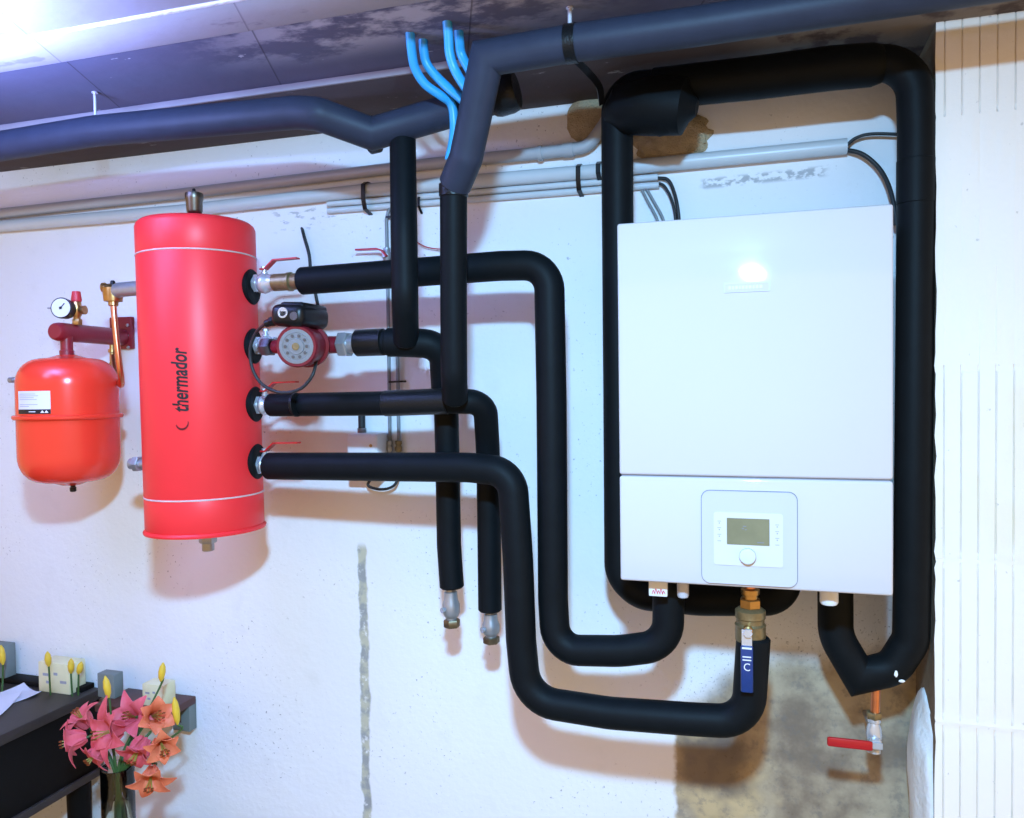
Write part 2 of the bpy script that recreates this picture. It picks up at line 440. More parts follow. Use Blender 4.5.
# plank along the head of the wall
b = MB().box2((XL, YB, ZB), (XR, .01, ZC+.10), .004)
struct(b.build('trim_1', 'plank'))
# front edge of that plank, the light on it painted in as a paler colour
struct(MB().box2((XL, YB-.004, ZB-.002), (XR, YB+.004, ZC), .0015).build('trim_2', 'litplankedge'))
# pale board strip and everything nearer under the ceiling
y3, y4 = PZ(180, 37, ZC).y, PZ(110, 22, ZC-.01).y
struct(MB().box2((XL, y4, ZC-.012), (XR, y3, ZC+.02), .003).build('trim_3', 'paleboards'))
struct(MB().box2((XL, y4-.011, ZC-.017), (XR, y4, ZC+.02), .003).build('trim_4', 'plaster'))
struct(MB().box2((XL, -1.6, ZC-.014), (XR, y4-.011, ZC+.02), .003).build('trim_5', 'paleboards'))

# pier of ribbed clay blocks, right
def pier():
    yf = -.2
    def zz(py): return P(960, py, yf).z
    bands = [(zz(-60), zz(112)), (zz(368), zz(556)), (zz(566), zz(718)), (zz(730), zz(1100))]
    ctl = []
    step = 15.6/S(980, 300, yf)
    nx = int((XR-PX)/step)
    xs = []
    for k in range(nx):
        x0 = PX+k*step; xs += [x0, x0+step*.44, x0+step*.5, x0+step*.56]
    xs.append(XR)
    zs = sorted(set([0.0, 2.452] + [round(.04*i, 3) for i in range(1, 61)] + [round(z+d, 4) for bnd in bands for z in bnd for d in (-.006, .006) if 0 < z+d < 2.44]))
    vs = []; fs = []
    rnd = random.Random(3)
    for z in zs:
        inb = any(b1 < z < b0 for b0, b1 in bands)
        edge = any(abs(z-q) < .0075 for b_ in bands[1:] for q in b_)
        for i, x in enumerate(xs):
            d = 0
            if inb and i % 4 == 2: d = .0045
            if edge: d = max(d, .0012)
            jx = rnd.uniform(-.002, .002) if i == 0 else 0
            vs.append(Vector((x+jx, yf+d+rnd.uniform(-.0006, .0006), z)))
    w = len(xs)
    for r in range(len(zs)-1):
        for c in range(w-1): fs.append((r*w+c, r*w+c+1, (r+1)*w+c+1, (r+1)*w+c))
    o = len(vs)
    for r, z in enumerate(zs): vs.append(Vector((vs[r*w].x, .01, z)))
    for r in range(len(zs)-1): fs.append((o+r, r*w, (r+1)*w, o+r+1))
    o2 = len(vs)
    for z in zs: vs.append(Vector((XR, .01, z)))
    for r in range(len(zs)-1): fs.append((r*w+w-1, o2+r, o2+r+1, (r+1)*w+w-1))
    fs.append(tuple([(len(zs)-1)*w+c for c in range(w)] + [o2+len(zs)-1, o+len(zs)-1]))
    fs.append(tuple([c for c in range(w-1, -1, -1)] + [o, o2]))
    wr = struct(MB().add(vs, fs).build('wall_right', 'pier', smooth=20))
    wr.data.materials.append(M['flank'])
    for p in wr.data.polygons:
        if p.normal.x < -.9 and p.center.y > -.185 and p.center.x < PX+.02: p.material_index = 1
    # lump of plaster on the pier's left flank, by the damp patch
    zt, zb = P(930, 690, -.1).z, P(930, 850, -.1).z
    struct(MB().ball((PX+.004, -.095, (zt+zb)/2-.02), .1, (.32, .98, (zt-zb)*5.6), .10, 3, 4).build('trim_6', 'plaster', smooth=80))
pier()

# ------------------------------------------------------------------ buffer tank
YT = -.29
TX, TR = cyl_fit(136, 257.5, 270, YT)
TX2, _ = cyl_fit(147, 265, 520, YT)
TX = (TX+TX2)/2
ztop = P(197, 209, YT-TR).z; zbot = P(207, 541.5, YT-TR).z
def tank():
    t = thing('buffer_tank', (TX, YT, zbot), 'large red cylindrical buffer tank with black lettering hanging on the white wall', 'water tank')
    r = TR; s1, s2 = P(197, 246, YT-TR).z, P(207, 503, YT-TR).z
    prof = [(r-.03, zbot), (r-.006, zbot+.002), (r, zbot+.012), (r, s2-.004), (r-.0015, s2), (r, s2+.004),
            (r, s1-.004), (r-.0015, s1), (r, s1+.004), (r, ztop-.014), (r-.003, ztop-.006), (r-.010, ztop), (r-.03, ztop+.001)]
    MB().lathe(prof, (TX, YT, 0), seg=96).build('body', 'tankred', t)
    for z in (s1, s2):
        o = MB().lathe([(r-.001, -.0022), (r+.0013, -.0012), (r+.0013, .0012), (r-.001, .0022)], (TX, YT, z), seg=96, caps=False).build('seam_ring', 'seam', t)
    MB().lathe([(r-.012, zbot-.003), (r+.0035, zbot), (r+.0045, zbot+.005), (r+.001, zbot+.009), (r-.004, zbot+.009)], (TX, YT, 0), seg=96).build('base_rim', 'tankred', t)
    # automatic air vent on the lid
    k = S(195, 200, YT); zv = ztop-.012
    v = MB().lathe([(.007, 0), (.007, .020), (.011, .022), (.011, .027), (.016, .030), (.0185, .036), (.0195, .060), (.021, .064), (.0215, .072), (.0205, .078), (.013, .081)],
                   (TX-.003, YT, zv+.008), seg=28).build('air_vent', 'bronze', t)
    v['label'] = 'dark bronze cup-shaped air vent'
    MB().lathe([(.004, 0), (.004, .007), (.0025, .009)], (TX-.003, YT, zv+.089), seg=14).build('vent_cap', 'blackplastic', v)
    # drain on the underside, plug on the left flank
    d = MB().lathe([(.010, 0), (.010, -.008)], (TX+.004, YT, zbot), seg=20)
    d.hexnut(.021, -.034, -.010, (TX+.004, YT, zbot), (0, 0, 1))
    d.lathe([(.0145, -.034), (.0145, -.052), (.011, -.054)], (TX+.004, YT, zbot), seg=20)
    d.build('drain_fitting', 'steel', t)
    zp = P(136, 463, YT).z
    d = MB().lathe([(.012, -.01), (.012, .056)], (TX-r, YT, zp), (-1, 0, 0), 20)
    d.hexnut(.020, .052, .070, (TX-r, YT, zp), (-1, 0, 0)); d.lathe([(.014, .070), (.014, .082), (.010, .084)], (TX-r, YT, zp), (-1, 0, 0), 20)
    d.build('side_plug', 'steel', t)
    for py in (286, 346, 405, 463):
        z = P(252, py, YT).z; ga = math.radians(11)
        g = MB().lathe([(.030, -.010), (.0425, -.008), (.0425, .001), (.040, .004), (.026, .005), (.022, .003)], (TX+r*math.cos(ga), YT+r*math.sin(ga), z), (math.cos(ga), math.sin(ga), 0), 36)
        g.build('port_gasket', 'rubber', t)
    # lettering, wrapped round the shell, reading upwards
    a = cyl_hit(181, 380); th0 = math.atan2(a.y-YT, a.x-TX); zc = a.z
    zlo, zhi = cyl_hit(180, 412).z, cyl_hit(180, 347.5).z
    vs, fs = text_points('thermador', 1.0, .20, .022)
    w = max(v.x for v in vs)-min(v.x for v in vs); cx = (max(v.x for v in vs)+min(v.x for v in vs))/2
    cy = (max(v.y for v in vs)+min(v.y for v in vs))/2; hh = max(v.y for v in vs)-min(v.y for v in vs)
    sx = (zhi-zlo)/w; sy = .0365/hh
    def wrap(lat, z, e):
        th = th0+lat/r; return Vector((TX+(r+e)*math.cos(th), YT+(r+e)*math.sin(th), z))
    m = MB()
    vt = [wrap(-(v.y-cy)*sy, (zlo+zhi)/2+(v.x-cx)*sx, .0011) for v in vs]
    m.add(vt, fs); m.build('lettering', 'blackink', t)
    # flame emblem below the word
    zc2 = cyl_hit(182, 425).z
    m = MB()
    arc = lambda k, rr, ox: (ox+rr*math.cos(k), rr*math.sin(k))
    outer = [arc(PI*(.62+.92*i/12), .0165, .004) for i in range(13)]
    inner = [arc(PI*(.62+.92*i/12), .0145, .0066) for i in range(12, -1, -1)]
    pts = [wrap(-(q[1])*.9+.002, zc2+q[0], .0011) for q in outer+inner]
    n = len(outer)
    m.add(pts, [(i, i+1, 2*n-2-i, 2*n-1-i) for i in range(n-1)])
    m.build('emblem', 'darkredink', t)
    t.rotation_euler.y = -.010
    return t
def cyl_hit(px, py):
    d = ray(px, py).normalized(); ox, oy = CAM.x-TX, CAM.y-YT
    A = d.x*d.x+d.y*d.y; B = 2*(ox*d.x+oy*d.y); Cc = ox*ox+oy*oy-TR*TR
    s_ = (-B-math.sqrt(max(0, B*B-4*A*Cc)))/(2*A); return CAM+d*s_
tank()
XPORT = TX+TR*math.cos(math.radians(11))
YQ = YT+TR*math.sin(math.radians(11))

# ------------------------------------------------------------------ insulated pipes
RP = .0335
def insul(name, pts, r, rad, label, group=None, mat='rubber', seg=24, root=True):
    path = fillet(pts, rad)
    t = thing(name, pts[0], label, 'pipe', group)
    ins = MB().tube(path, r, seg, bevel=.004).build('insulation_sleeve', mat, t)
    return t, path
G_P = 'insulated heating pipes'
def tape(t, a, b, r, n=3):
    a, b = Vector(a), Vector(b)
    return MB().tube([a+(b-a)*i/n for i in range(n+1)], r, 24, bevel=.001).build('joint_tape', 'tape', t)

# 1: top port of the tank to the heater's underside
XA = P(301, 282, YQ).x
p1 = [Vector((XA, YQ, P(303, 281, YQ).z)), P(400, 273.5, -.268), P(500, 266, -.27), P(549, 265, -.27), P(551.5, 400, -.27), P(553, 600, -.27), P(556, 650, -.275), P(620, 651, -.28), P(668, 645, -.28), P(669, 590, -.28)]
p1[-1].z = 1.374
t1, path1 = insul('insulated_pipe', p1, .0322, [.3, .3, .115, 0, .3, .115, .3, .105], 'black insulated pipe running from the tank\'s top port, down beside the heater and under it', G_P)
MB().tube([p1[0]+Vector((-.03, 0, 0)), p1[0]+Vector((.02, 0, 0))], .012, 18).build('bare_pipe_end', 'oldbrass', t1)

# 2: pump outlet, turning down behind the others to an end fitting
zB = P(390, 342, YT).z
p2 = [Vector((P(356, 342, YT).x, YT, zB)), P(405, 342, YT+.005), P(443, 345, YT+.03), P(446, 400, -.2), P(447.5, 460, -.19), P(449, 545, -.185), P(452, 588, -.185)]
t2, path2 = insul('insulated_pipe', p2, .0285, [.3, .06, .12, .2, .2], 'black insulated pipe from the red pump, turning down to the left steel end fitting', G_P)
tape(t2, p2[0]+Vector((.003, 0, .0)), P(384, 342, YT), .0305)
MB().tube([q for q in path2[1:26]], .0325, 24, bevel=.002).build('elbow_sleeve', 'rubber', t2)
def end_fitting(t, top, px, y0, y1, Y):
    a, b = P(px[0], y0, Y), P(px[1], y1, Y); h = (a-b).length; ax = b-a
    f = MB().lathe([(.012, -.02), (.012, h*.08), (.0155, h*.1), (.0165, h*.3), (.0205, h*.42), (.0205, h*.62), (.0165, h*.72), (.012, h*.76), (.012, h*.8)], a, ax, 24).build('end_valve', 'steel', t)
    MB().hexnut(.0195, h*.80, h, a, ax).build('end_cap', 'endcap', f)
    w = MB().lathe([(.004, 0), (.004, .022), (.0065, .023), (.0065, .028)], a+ax*.52, (-.5, -.85, 0), 12).build('valve_stem', 'chrome', f)
    return f
end_fitting(t2, None, (450.5, 452), 588, 627, -.185)

# 3: third port, elbow and drop
zP3 = P(270, 405, YT).z
p3 = [Vector((P(270, 405, YQ).x, YQ, P(270, 405, YQ).z)), P(380, 403.5, YT), P(452, 401, YT+.005), P(485, 402, YT+.04), P(488, 450, -.185), P(489, 520, -.18), P(490, 611, -.18)]
t3, path3 = insul('insulated_pipe', p3, .0275, [.3, .3, .07, .2, .2], 'thin black insulated pipe from the tank\'s third port, turning down to the longer drop', G_P)
tape(t3, P(295, 404.8, YT), P(297.5, 404.7, YT), .0285)
tape(t3, P(385, 403.5, YT), P(448, 401, YT+.004), .0290)
end_fitting(t3, None, (490.5, 491.5), 611, 643, -.18)

# 4: lowest port, long S down to the blue valve
zP4 = P(270, 466, YT).z
p4 = [Vector((P(268, 466, YQ).x, YQ, P(268, 466, YQ).z)), P(400, 467, -.295), P(470, 467.5, -.30), P(512, 472, -.30), P(518, 560, -.30), P(521, 640, -.30), P(527, 700, -.30), P(610, 713, -.30), P(690, 719, -.30), P(748, 722, -.30), P(753.5, 636, -.30)]
t4, path4 = insul('insulated_pipe', p4, .0325, [.3, .3, .115, .3, .3, .11, .3, .3, .10], 'thick black insulated pipe from the tank\'s lowest port sweeping down to the blue valve', G_P)

# 5: slanting drop from the ceiling run to the pump line
p5 = [P(402.5, 126, -.31), P(404, 230, -.36), P(405, 300, -.362), P(406, 342, YT-.01)]
t5, _ = insul('insulated_pipe', p5, .0285, [.2, .08], 'black insulated riser from the ceiling pipe to the pump outlet, left riser', G_P)

# 6: run along the ceiling from the left, two mitred turns, taped end
p6 = [P(-60, 156, -.41), P(95, 131, -.41), P(296, 112.5, -.41), P(318, 114, -.41), P(372, 134, -.335), P(440, 114, -.315), P(514, 91, -.31)]
t6, _ = insul('insulated_pipe', p6, .0345, [.3, .2, .03, 0, .3], 'blue-lit black insulated pipe hung under the ceiling above the red tank', G_P, 'bluelitrubber')
MB().tube(PP((490, 98.5, -.31), (497, 96, -.31), (510, 92, -.31), (517, 90, -.31)), [.039, .043, .043, .040], 20, bevel=.004).build('end_wrap', 'tape', t6)
MB().tube(PP((368, 136, -.317), (376, 134, -.316)), .0395, 20).build('joint_tape', 'tape', t6)

# 7: run along the ceiling to the right, two mitres back to the wall, riser into pipe 3
p7 = [P(1500, -97, -.46), P(700, 26, -.46), P(575, 43, -.46), P(487, 58, -.46), P(466, 158, -.415), P(454.5, 186, -.385)]
t7, _ = insul('insulated_pipe', p7, .0335, [.3, .3, .0, .012], 'blue-lit black insulated pipe under the ceiling, bending down in mitred pieces above the risers', G_P, 'bluelitrubber')
MB().tube(PP((571, 43.7, -.46), (574, 43.2, -.46)), .0345, 24).build('joint_tape', 'tape', t7)
MB().tube(PP((457, 180, -.39), (452.5, 192, -.382)), .013, 18).build('bare_pipe_end', 'chrome', t7)
p8 = [P(453.5, 184, -.385), P(453.5, 300, -.362), P(454, 375, -.350), P(455, 400, -.31)]
t8, _ = insul('insulated_pipe', p8, .0280, [.2, .05], 'black insulated riser standing just right of the other riser, joining the third pipe', G_P)
MB().tube(PP((453.5, 183.5, -.385), (453.5, 197, -.383)), .0300, 24, bevel=.002).build('end_collar', 'tape', t8)

# 8: loop round the heater
ll = -.17
p9 = [P(786, 560, ll), P(783, 599, ll), P(700, 599.5, ll), P(640, 594, ll), P(620, 575, ll), P(619, 400, ll), P(617.5, 200, ll), P(617, 89, -.18), P(700, 83.5, -.19), P(830, 66, -.19), P(914, 61, -.19), P(916.5, 130, -.185), P(915, 300, -.18), P(912.5, 560, -.18), P(911, 640, -.18), P(893, 668, -.18), P(859, 676, -.18), P(835.5, 636, -.18), P(835, 585, -.18)]
p9[0].z = 1.374; p9[-1].z = 1.374
t9, _ = insul('insulated_pipe_loop', p9, .0345, [.075, .3, .06, .07, .3, .3, .05, .3, .3, .085, .3, .3, .10, .06, .05, 0, .10],
              'thick black insulated pipe looping round the left, top and right of the white heater', G_P)
MB().tube(PP((652, 86, -.187), (700, 84, -.192), (760, 77.5, -.192), (830, 68.5, -.192), (872, 65, -.191), (884, 64, -.19)), [.036, .042, .0425, .0425, .041, .035], 28, bevel=.003).build('outer_sleeve', 'rubber', t9)
bl = MB().tube(PP((606, 118, -.19), (622, 110, -.20), (652, 106, -.215), (684, 107, -.22), (697, 108, -.222)), [.030, .052, .060, .056, .030], 28, bevel=.014)
bl.ball(P(662, 118, -.22), .048, (1, .8, .75), .12, 2)
bl.build('wrapped_joint', 'rubber', t9)
MB().tube(PP((916, 160, -.185), (915.7, 204, -.184)), .0353, 24, bevel=.001).build('joint_tape', 'rubber', t9)
m = MB(); m.ball(P(896, 674, -.215), .006, (.6, .3, 1.1), .3, 1, 2); m.ball(P(902, 681, -.210), .005, (1.2, .3, .6), .3, 4, 2)
m.build('paint_fleck', 'plaster', t9)

# ------------------------------------------------------------------ ball valves on the tank ports
def lever(t, pts, width, mat, parent):
    return MB().strip(fillet(pts, .004, 4), width, .0035).build('lever', mat, parent)
VL = ['chrome ball valve with red lever on the tank\'s topmost port, brass union behind it',
      'chrome ball valve between the tank and the red pump',
      'chrome ball valve with red lever on the tank\'s third port',
      'chrome ball valve with red lever on the tank\'s lowest port']
for i, (py, xe) in enumerate(((285, 303), (346, 279), (405, 271), (464.5, 270))):
    z = P(250, py, YQ).z
    if i in (0,): z = p1[0].z
    x0 = XPORT+.001
    t = thing('ball_valve', (x0, YQ, z), VL[i], 'valve', 'ball valves on the tank ports')
    L = {0: .055, 1: .055}.get(i, P(xe, py, YQ).x - x0 + .004)
    bd = MB().lathe([(.015, -.008), (.015, .004), (.020, .006), (.020, L*.25), (.0225, L*.34), (.025, L*.5), (.0225, L*.66), (.020, L*.72), (.020, L*.97), (.016, L)], (x0, YQ, z), (1, 0, 0), 28)
    bd.hexnut(.0235, .004, L*.28, (x0, YQ, z), (1, 0, 0))
    body = bd.build('body', 'chrome', t)
    xs = x0+L*.5
    MB().lathe([(.008, .015), (.008, .026), (.0055, .028), (.0055, .036)], (xs, YQ, z), (0, 0, 1), 16).build('stem', 'chrome', t)
    MB().hexnut(.0075, .0335, .040, (xs, YQ, z), (0, 0, 1)).build('stem_nut', 'steel', t)
    k = S(260, py, YQ)
    if i != 1:
        px0 = {0: (260, 268.5), 2: (262, 389.5), 3: (262, 450)}[i]
        h = z+.033
        xe1 = {0: P(298, 262, YQ).x, 2: P(297, 382, YQ).x, 3: P(299, 442, YQ).x}[i]
        pts = [Vector((xs-.008, YQ, h)), Vector((xs+.004, YQ, h)), Vector((xs+.028, YQ, h+.020)), Vector((xe1, YQ, h+.021))]
        lv = lever(t, pts, (0, .017, 0), 'leverred', t); lv['label'] = 'flat red lever'
    if i == 0:
        xb = x0+L
        m = MB().lathe([(.016, -.003), (.0205, 0), (.0205, .036), (.0225, .038), (.0225, .046), (.018, .049), (.0195, .052), (.0195, max(.07, p1[0].x-xb+.006))], (xb, YQ, z), (1, 0, 0), 28)
        m.build('union', 'oldbrass', t)['label'] = 'tarnished brass union sleeve'

# ------------------------------------------------------------------ circulation pump
def pump():
    z = P(295, 346, YT).z
    xp = P(318, 346, YT).x                       # pump axis
    t = thing('circulation_pump', (xp, YT, z), 'dark red circulation pump with round silver dial and black terminal box', 'pump')
    x0 = XPORT+.052; xn = P(341, 344, YT).x
    m = MB().lathe([(.014, 0), (.016, .004), (.018, .02), (.030, .045), (.036, .062), (.034, .080), (.022, .098), (.019, xn-x0-.008), (.024, xn-x0-.004), (.024, xn-x0+.002)], (x0+.014, YT, z), (1, 0, 0), 30)
    m.build('pump_housing', 'pumpred', t)
    MB().hexnut(.0225, 0, .026, (x0-.014, YT, z), (1, 0, 0)).build('inlet_nut', 'darksteel', t)
    n = MB().hexnut(.030, 0, .024, (xn-.002, YT, z), (1, 0, 0)); n.lathe([(.021, .022), (.021, .040)], (xn-.002, YT, z), (1, 0, 0), 24)
    n.build('outlet_nut', 'steel', t)
    # motor standing out towards the room
    yf = -.415
    cx = P(293, 346, yf).x+.006; cz = P(293, 346.5, yf).z
    ax = Vector((cx-xp+.012, yf-YT, cz-z)); 
    mt = MB().lathe([(.046, .028), (.049, .034), (.049, .044), (.043, .048), (.0425, .098), (.0455, .100), (.0455, .120), (.043, .124), (.036, .124)], (xp-.012, YT, z), ax, 40)
    mt.build('motor', 'pumpred', t)
    a = ax.normalized(); f = Vector((xp-.012, YT, z))+a*.1205
    MB().lathe([(.0375, 0), (.0375, .0042), (.030, .0046), (.029, .0036), (.018, .0036), (.017, .006), (.0, .0064)], f, a, 40).build('dial', 'dialgrey', t)
    u, v, _ = frame(a)
    m = MB()
    for k in range(10):
        th = 2*PI*k/10; c = f+a*.0048+(u*math.cos(th)+v*math.sin(th))*.0235
        m.lathe([(.0035, 0), (.0035, .0012)], c, a, 10)
    m.build('dial_mark', 'darksteel', t)
    MB().lathe([(.008, 0), (.008, .003), (.005, .0032)], f+a*.006, a, 18).build('centre_screw', 'oldbrass', t)
    # terminal box saddled on the motor
    c = Vector((xp-.012, YT, z))+a*.078+Vector((-.004, 0, .064))
    rot = Matrix((( u.x, -a.x, 0), (u.y, -a.y, 0), (0, 0, 1))).to_3x3()
    ang = math.atan2(-a.x, -a.y)
    rz = Matrix.Rotation(-ang*.2, 3, 'Z') @ Matrix.Rotation(.05, 3, 'Y')
    tb = MB().box(c, (.080, .130, .048), .017, rz, 4)
    tb.box(c+Vector((.006, .005, .018)), (.058, .112, .022), .008, rz, 3)
    tbo = tb.build('terminal_box', 'blackplastic', t)
    fc = c+rz @ Vector((-.006, -.0635, .004))
    MB().lathe([(.0115, 0), (.0115, .003), (.008, .003), (.008, .0015)], fc, rz @ Vector((0, -1, 0)), 24).build('badge', 'chrome', tbo)
    MB().lathe([(.009, 0), (.009, .002), (.006, .002)], fc+Vector((.026, 0, -.008)), rz @ Vector((0, -1, 0)), 24).build('speed_switch', 'darksteel', tbo)
    g0 = c+rz @ Vector((-.036, -.045, -.012))
    gl = MB().hexnut(.011, 0, .012, g0, (-1, 0, -.25)); gl.lathe([(.009, .01), (.008, .024), (.005, .027)], g0, (-1, 0, -.25), 16)
    gl.build('cable_gland', 'blackplastic', tbo)
    g1 = g0+Vector((-.025, 0, -.006))
    cab = smoothpath([g1] + PP((256, 333, -.38), (250, 350, -.37), (253, 370, -.365), (263, 385, -.36), (281, 392.5, -.36), (300, 389, -.36), (312, 376, -.36), (316, 362, -.345), (317, 350, -.33)))
    MB().tube(cab, .0037, 10).build('power_cable', 'cable', t)
pump()

# ------------------------------------------------------------------ expansion vessel and its bracket
YV = -.25
def vessel():
    X, R = cyl_fit(16, 121, 445, YV)
    zt, zbm, zf = P(67, 353, YV-R*.55).z, P(68, 489, YV-R*.55).z, P(68, 418, YV-R).z
    t = thing('expansion_vessel', (X, YV, zbm), 'rounded orange-red expansion vessel with a white label, hanging left of the tank', 'expansion vessel')
    r = R; H1 = zt-zf; H2 = zf-zbm
    up = [(r, 0), (r, H1*.50)]
    for k in range(1, 10):
        a = k/9*PI/2; up.append((r*(.40+.60*math.cos(a)**.75) if k < 9 else r*.40, H1*.50+H1*.44*math.sin(a)))
    up += [(r*.2, H1*.99), (.012, H1)]
    lo = [(r, 0), (r, -H2*.55)]
    for k in range(1, 10):
        a = k/9*PI/2; lo.append((r*(.42+.58*math.cos(a)**.75) if k < 9 else r*.42, -H2*.55-H2*.39*math.sin(a)))
    lo += [(r*.2, -H2*.99), (.010, -H2)]
    MB().lathe(list(reversed(lo))+up[1:], (X, YV, zf), seg=80).build('shell', 'vesselred', t)
    MB().lathe([(r-.002, -.0075), (r+.006, -.0065), (r+.009, -.003), (r+.009, .003), (r+.006, .0055), (r-.002, .0065)], (X, YV, zf), seg=80, caps=False).build('clamp_ring', 'vesselred', t)
    MB().lathe([(.006, 0), (.006, .006), (.008, .006), (.008, .016), (.006, .018)], (X+.006, YV, zbm+.001), (0, 0, -1), 16).build('filling_valve', 'blackplastic', t)
    zn = P(12, 380, YV).z
    n = MB().lathe([(.005, 0), (.005, .072), (.008, .073), (.008, .086), (.004, .088)], (X-r+.008, YV, zn), (-1, 0, 0), 14); n.build('side_nipple', 'steel', t)
    # sticker
    def hit(px, py):
        d = ray(px, py).normalized(); ox, oy = CAM.x-X, CAM.y-YV
        A = d.x*d.x+d.y*d.y; B = 2*(ox*d.x+oy*d.y); Cc = ox*ox+oy*oy-R*R
        q = CAM+d*((-B-math.sqrt(max(0, B*B-4*A*Cc)))/(2*A)); return math.atan2(q.y-YV, q.x-X), q.z
    tha, z1 = hit(18.5, 392); thb, z0 = hit(51, 414)
    z1, z0 = hit(35, 391)[1], zf+.010
    def patch(a0, a1, q0, q1, e, n=10):
        m_ = []
        for k in range(n+1):
            a = a0+(a1-a0)*k/n
            m_ += [Vector((X+(R+e)*math.cos(a), YV+(R+e)*math.sin(a), q0)), Vector((X+(R+e)*math.cos(a), YV+(R+e)*math.sin(a), q1))]
        return m_, [(2*k, 2*k+2, 2*k+3, 2*k+1) for k in range(n)]
    if tha > thb: tha -= 2*PI
    da = thb-tha; dz = z1-z0
    lab = MB().add(*patch(tha, thb, z0, z1, .0008)).build('label', 'label', t)
    MB().add(*patch(tha, thb, z0, z0+dz*.2, .0014)).build('label_band', 'blackink', lab)
    m = MB()
    for k, (w, q) in enumerate(((.55, .86), (.62, .78), (.5, .70), (.58, .62), (.60, .40), (.35, .32))):
        m.add(*patch(tha+da*.08, tha+da*(.08+w), z0+dz*q, z0+dz*(q+.022), .0014, 4))
    m.build('small_print', 'ink', lab)
    m = MB()
    for c in (.80, .90):
        (q, _) = patch(tha+da*(c-.05), tha+da*(c+.05), z0+dz*.05, z0+dz*.16, .0019, 1)
        m.add([q[0], q[2], (q[1]+q[3])/2], [(0, 1, 2)])
    m.add(*patch(tha+da*.42, tha+da*.62, z0+dz*.08, z0+dz*.115, .0019, 2))
    m.build('label_mark', 'label', lab)
    return X, zt
VX, VZT = vessel()

def bracket():
    a = P(60, 332, YV-.01); zc = a.z; a = Vector((VX-.004, YV-.035, zc)); b = Vector((VX-.004+.0, -.012, zc))
    b = P(122, 330, -.012); b.z = zc
    t = thing('vessel_bracket', (b.x, 0, zc), 'dark red wall bracket pipe above the vessel, carrying a gauge and safety valve', 'bracket')
    MB().tube([a, a+(b-a)*.06, b], [.022, .0245, .0245], 28, bevel=.004).build('manifold_pipe', 'darkred', t)
    MB().box2((b.x-.045, -.012, zc-.034), (b.x+.034, .002, zc+.060), .002).build('wall_plate', 'darkred', t)
    for dx, dz in ((.022, .035), (.022, -.03), (-.022, .035), (.020, .004)):
        MB().lathe([(.005, 0), (.005, .003), (.003, .004)], (b.x+dx, -.012, zc+dz), (0, -1, 0), 10).build('screw_head', 'steel', t)
    n = MB().lathe([(.015, zc-.012), (.015, VZT+.012), (.018, VZT+.010), (.018, VZT-.014)], (VX-.001, YV, 0), seg=22); n.build('vessel_neck', 'darkred', t)
    # safety valve with red cap
    s = P(77, 318, YV+.03); sx, sy = s.x, s.y
    z0, z1, z2 = zc+.02, P(77, 301, sy).z, P(77, 291.5, sy).z
    sv = MB().hexnut(.0125, 0, .016, (sx, sy, z0), (0, 0, 1)); sv.lathe([(.009, .014), (.009, .022), (.012, .026), (.012, z1-z0-.004), (.010, z1-z0)], (sx, sy, z0), seg=20)
    zo = z0+(z1-z0)*.62
    sv.lathe([(.009, 0), (.009, .016), (.012, .017), (.012, .024)], (sx, sy, zo), (1, .2, 0), 16)
    sv = sv.build('safety_valve', 'brass', t)
    MB().lathe([(.0125, -.002), (.0135, .004), (.0115, z2-z1-.006), (.0105, z2-z1), (.006, z2-z1+.001)], (sx, sy, z1), seg=12).build('red_cap', 'redcap', sv)
    # pressure gauge
    g = P(61.5, 308, YV-.01); ax = Vector((.30, -.95, .05)).normalized()
    q = Vector((sx, sy, g.z))
    gb = MB().tube([g-ax*.012, q], .005, 12)
    gb.lathe([(.020, -.030), (.0255, -.026), (.0275, -.004), (.0275, .002), (.0245, .003)], g, ax, 36)
    gb = gb.build('pressure_gauge', 'blackplastic', t)
    MB().lathe([(.0245, .0), (.0245, .0035), (0, .0036)], g, ax, 36).build('gauge_face', 'label', gb)
    u, v, _ = frame(ax)
    MB().strip([g+ax*.0048-u*.003-v*.004, g+ax*.0048+u*.010+v*.012], ax.cross(u*.010+v*.012).normalized()*.002, .0008).build('needle', 'blackink', gb)
    MB().lathe([(.0035, .0036), (.0035, .006)], g, ax, 12).build('needle_hub', 'blackink', gb)
    MB().tube([g-u*.026, g-u*.036], .0022, 8).build('reset_pin', 'steel', gb)
    # small drain cock under the manifold pipe
    c = P(112, 345, -.06); c.z = zc-.024
    m = MB().lathe([(.007, 0), (.007, .012), (.011, .013), (.011, .022), (.007, .024), (.007, .050), (.009, .052), (.009, .064)], c, (0, 0, -1), 16)
    m.build('drain_cock', 'brass', t)
    return zc
ZM = bracket()

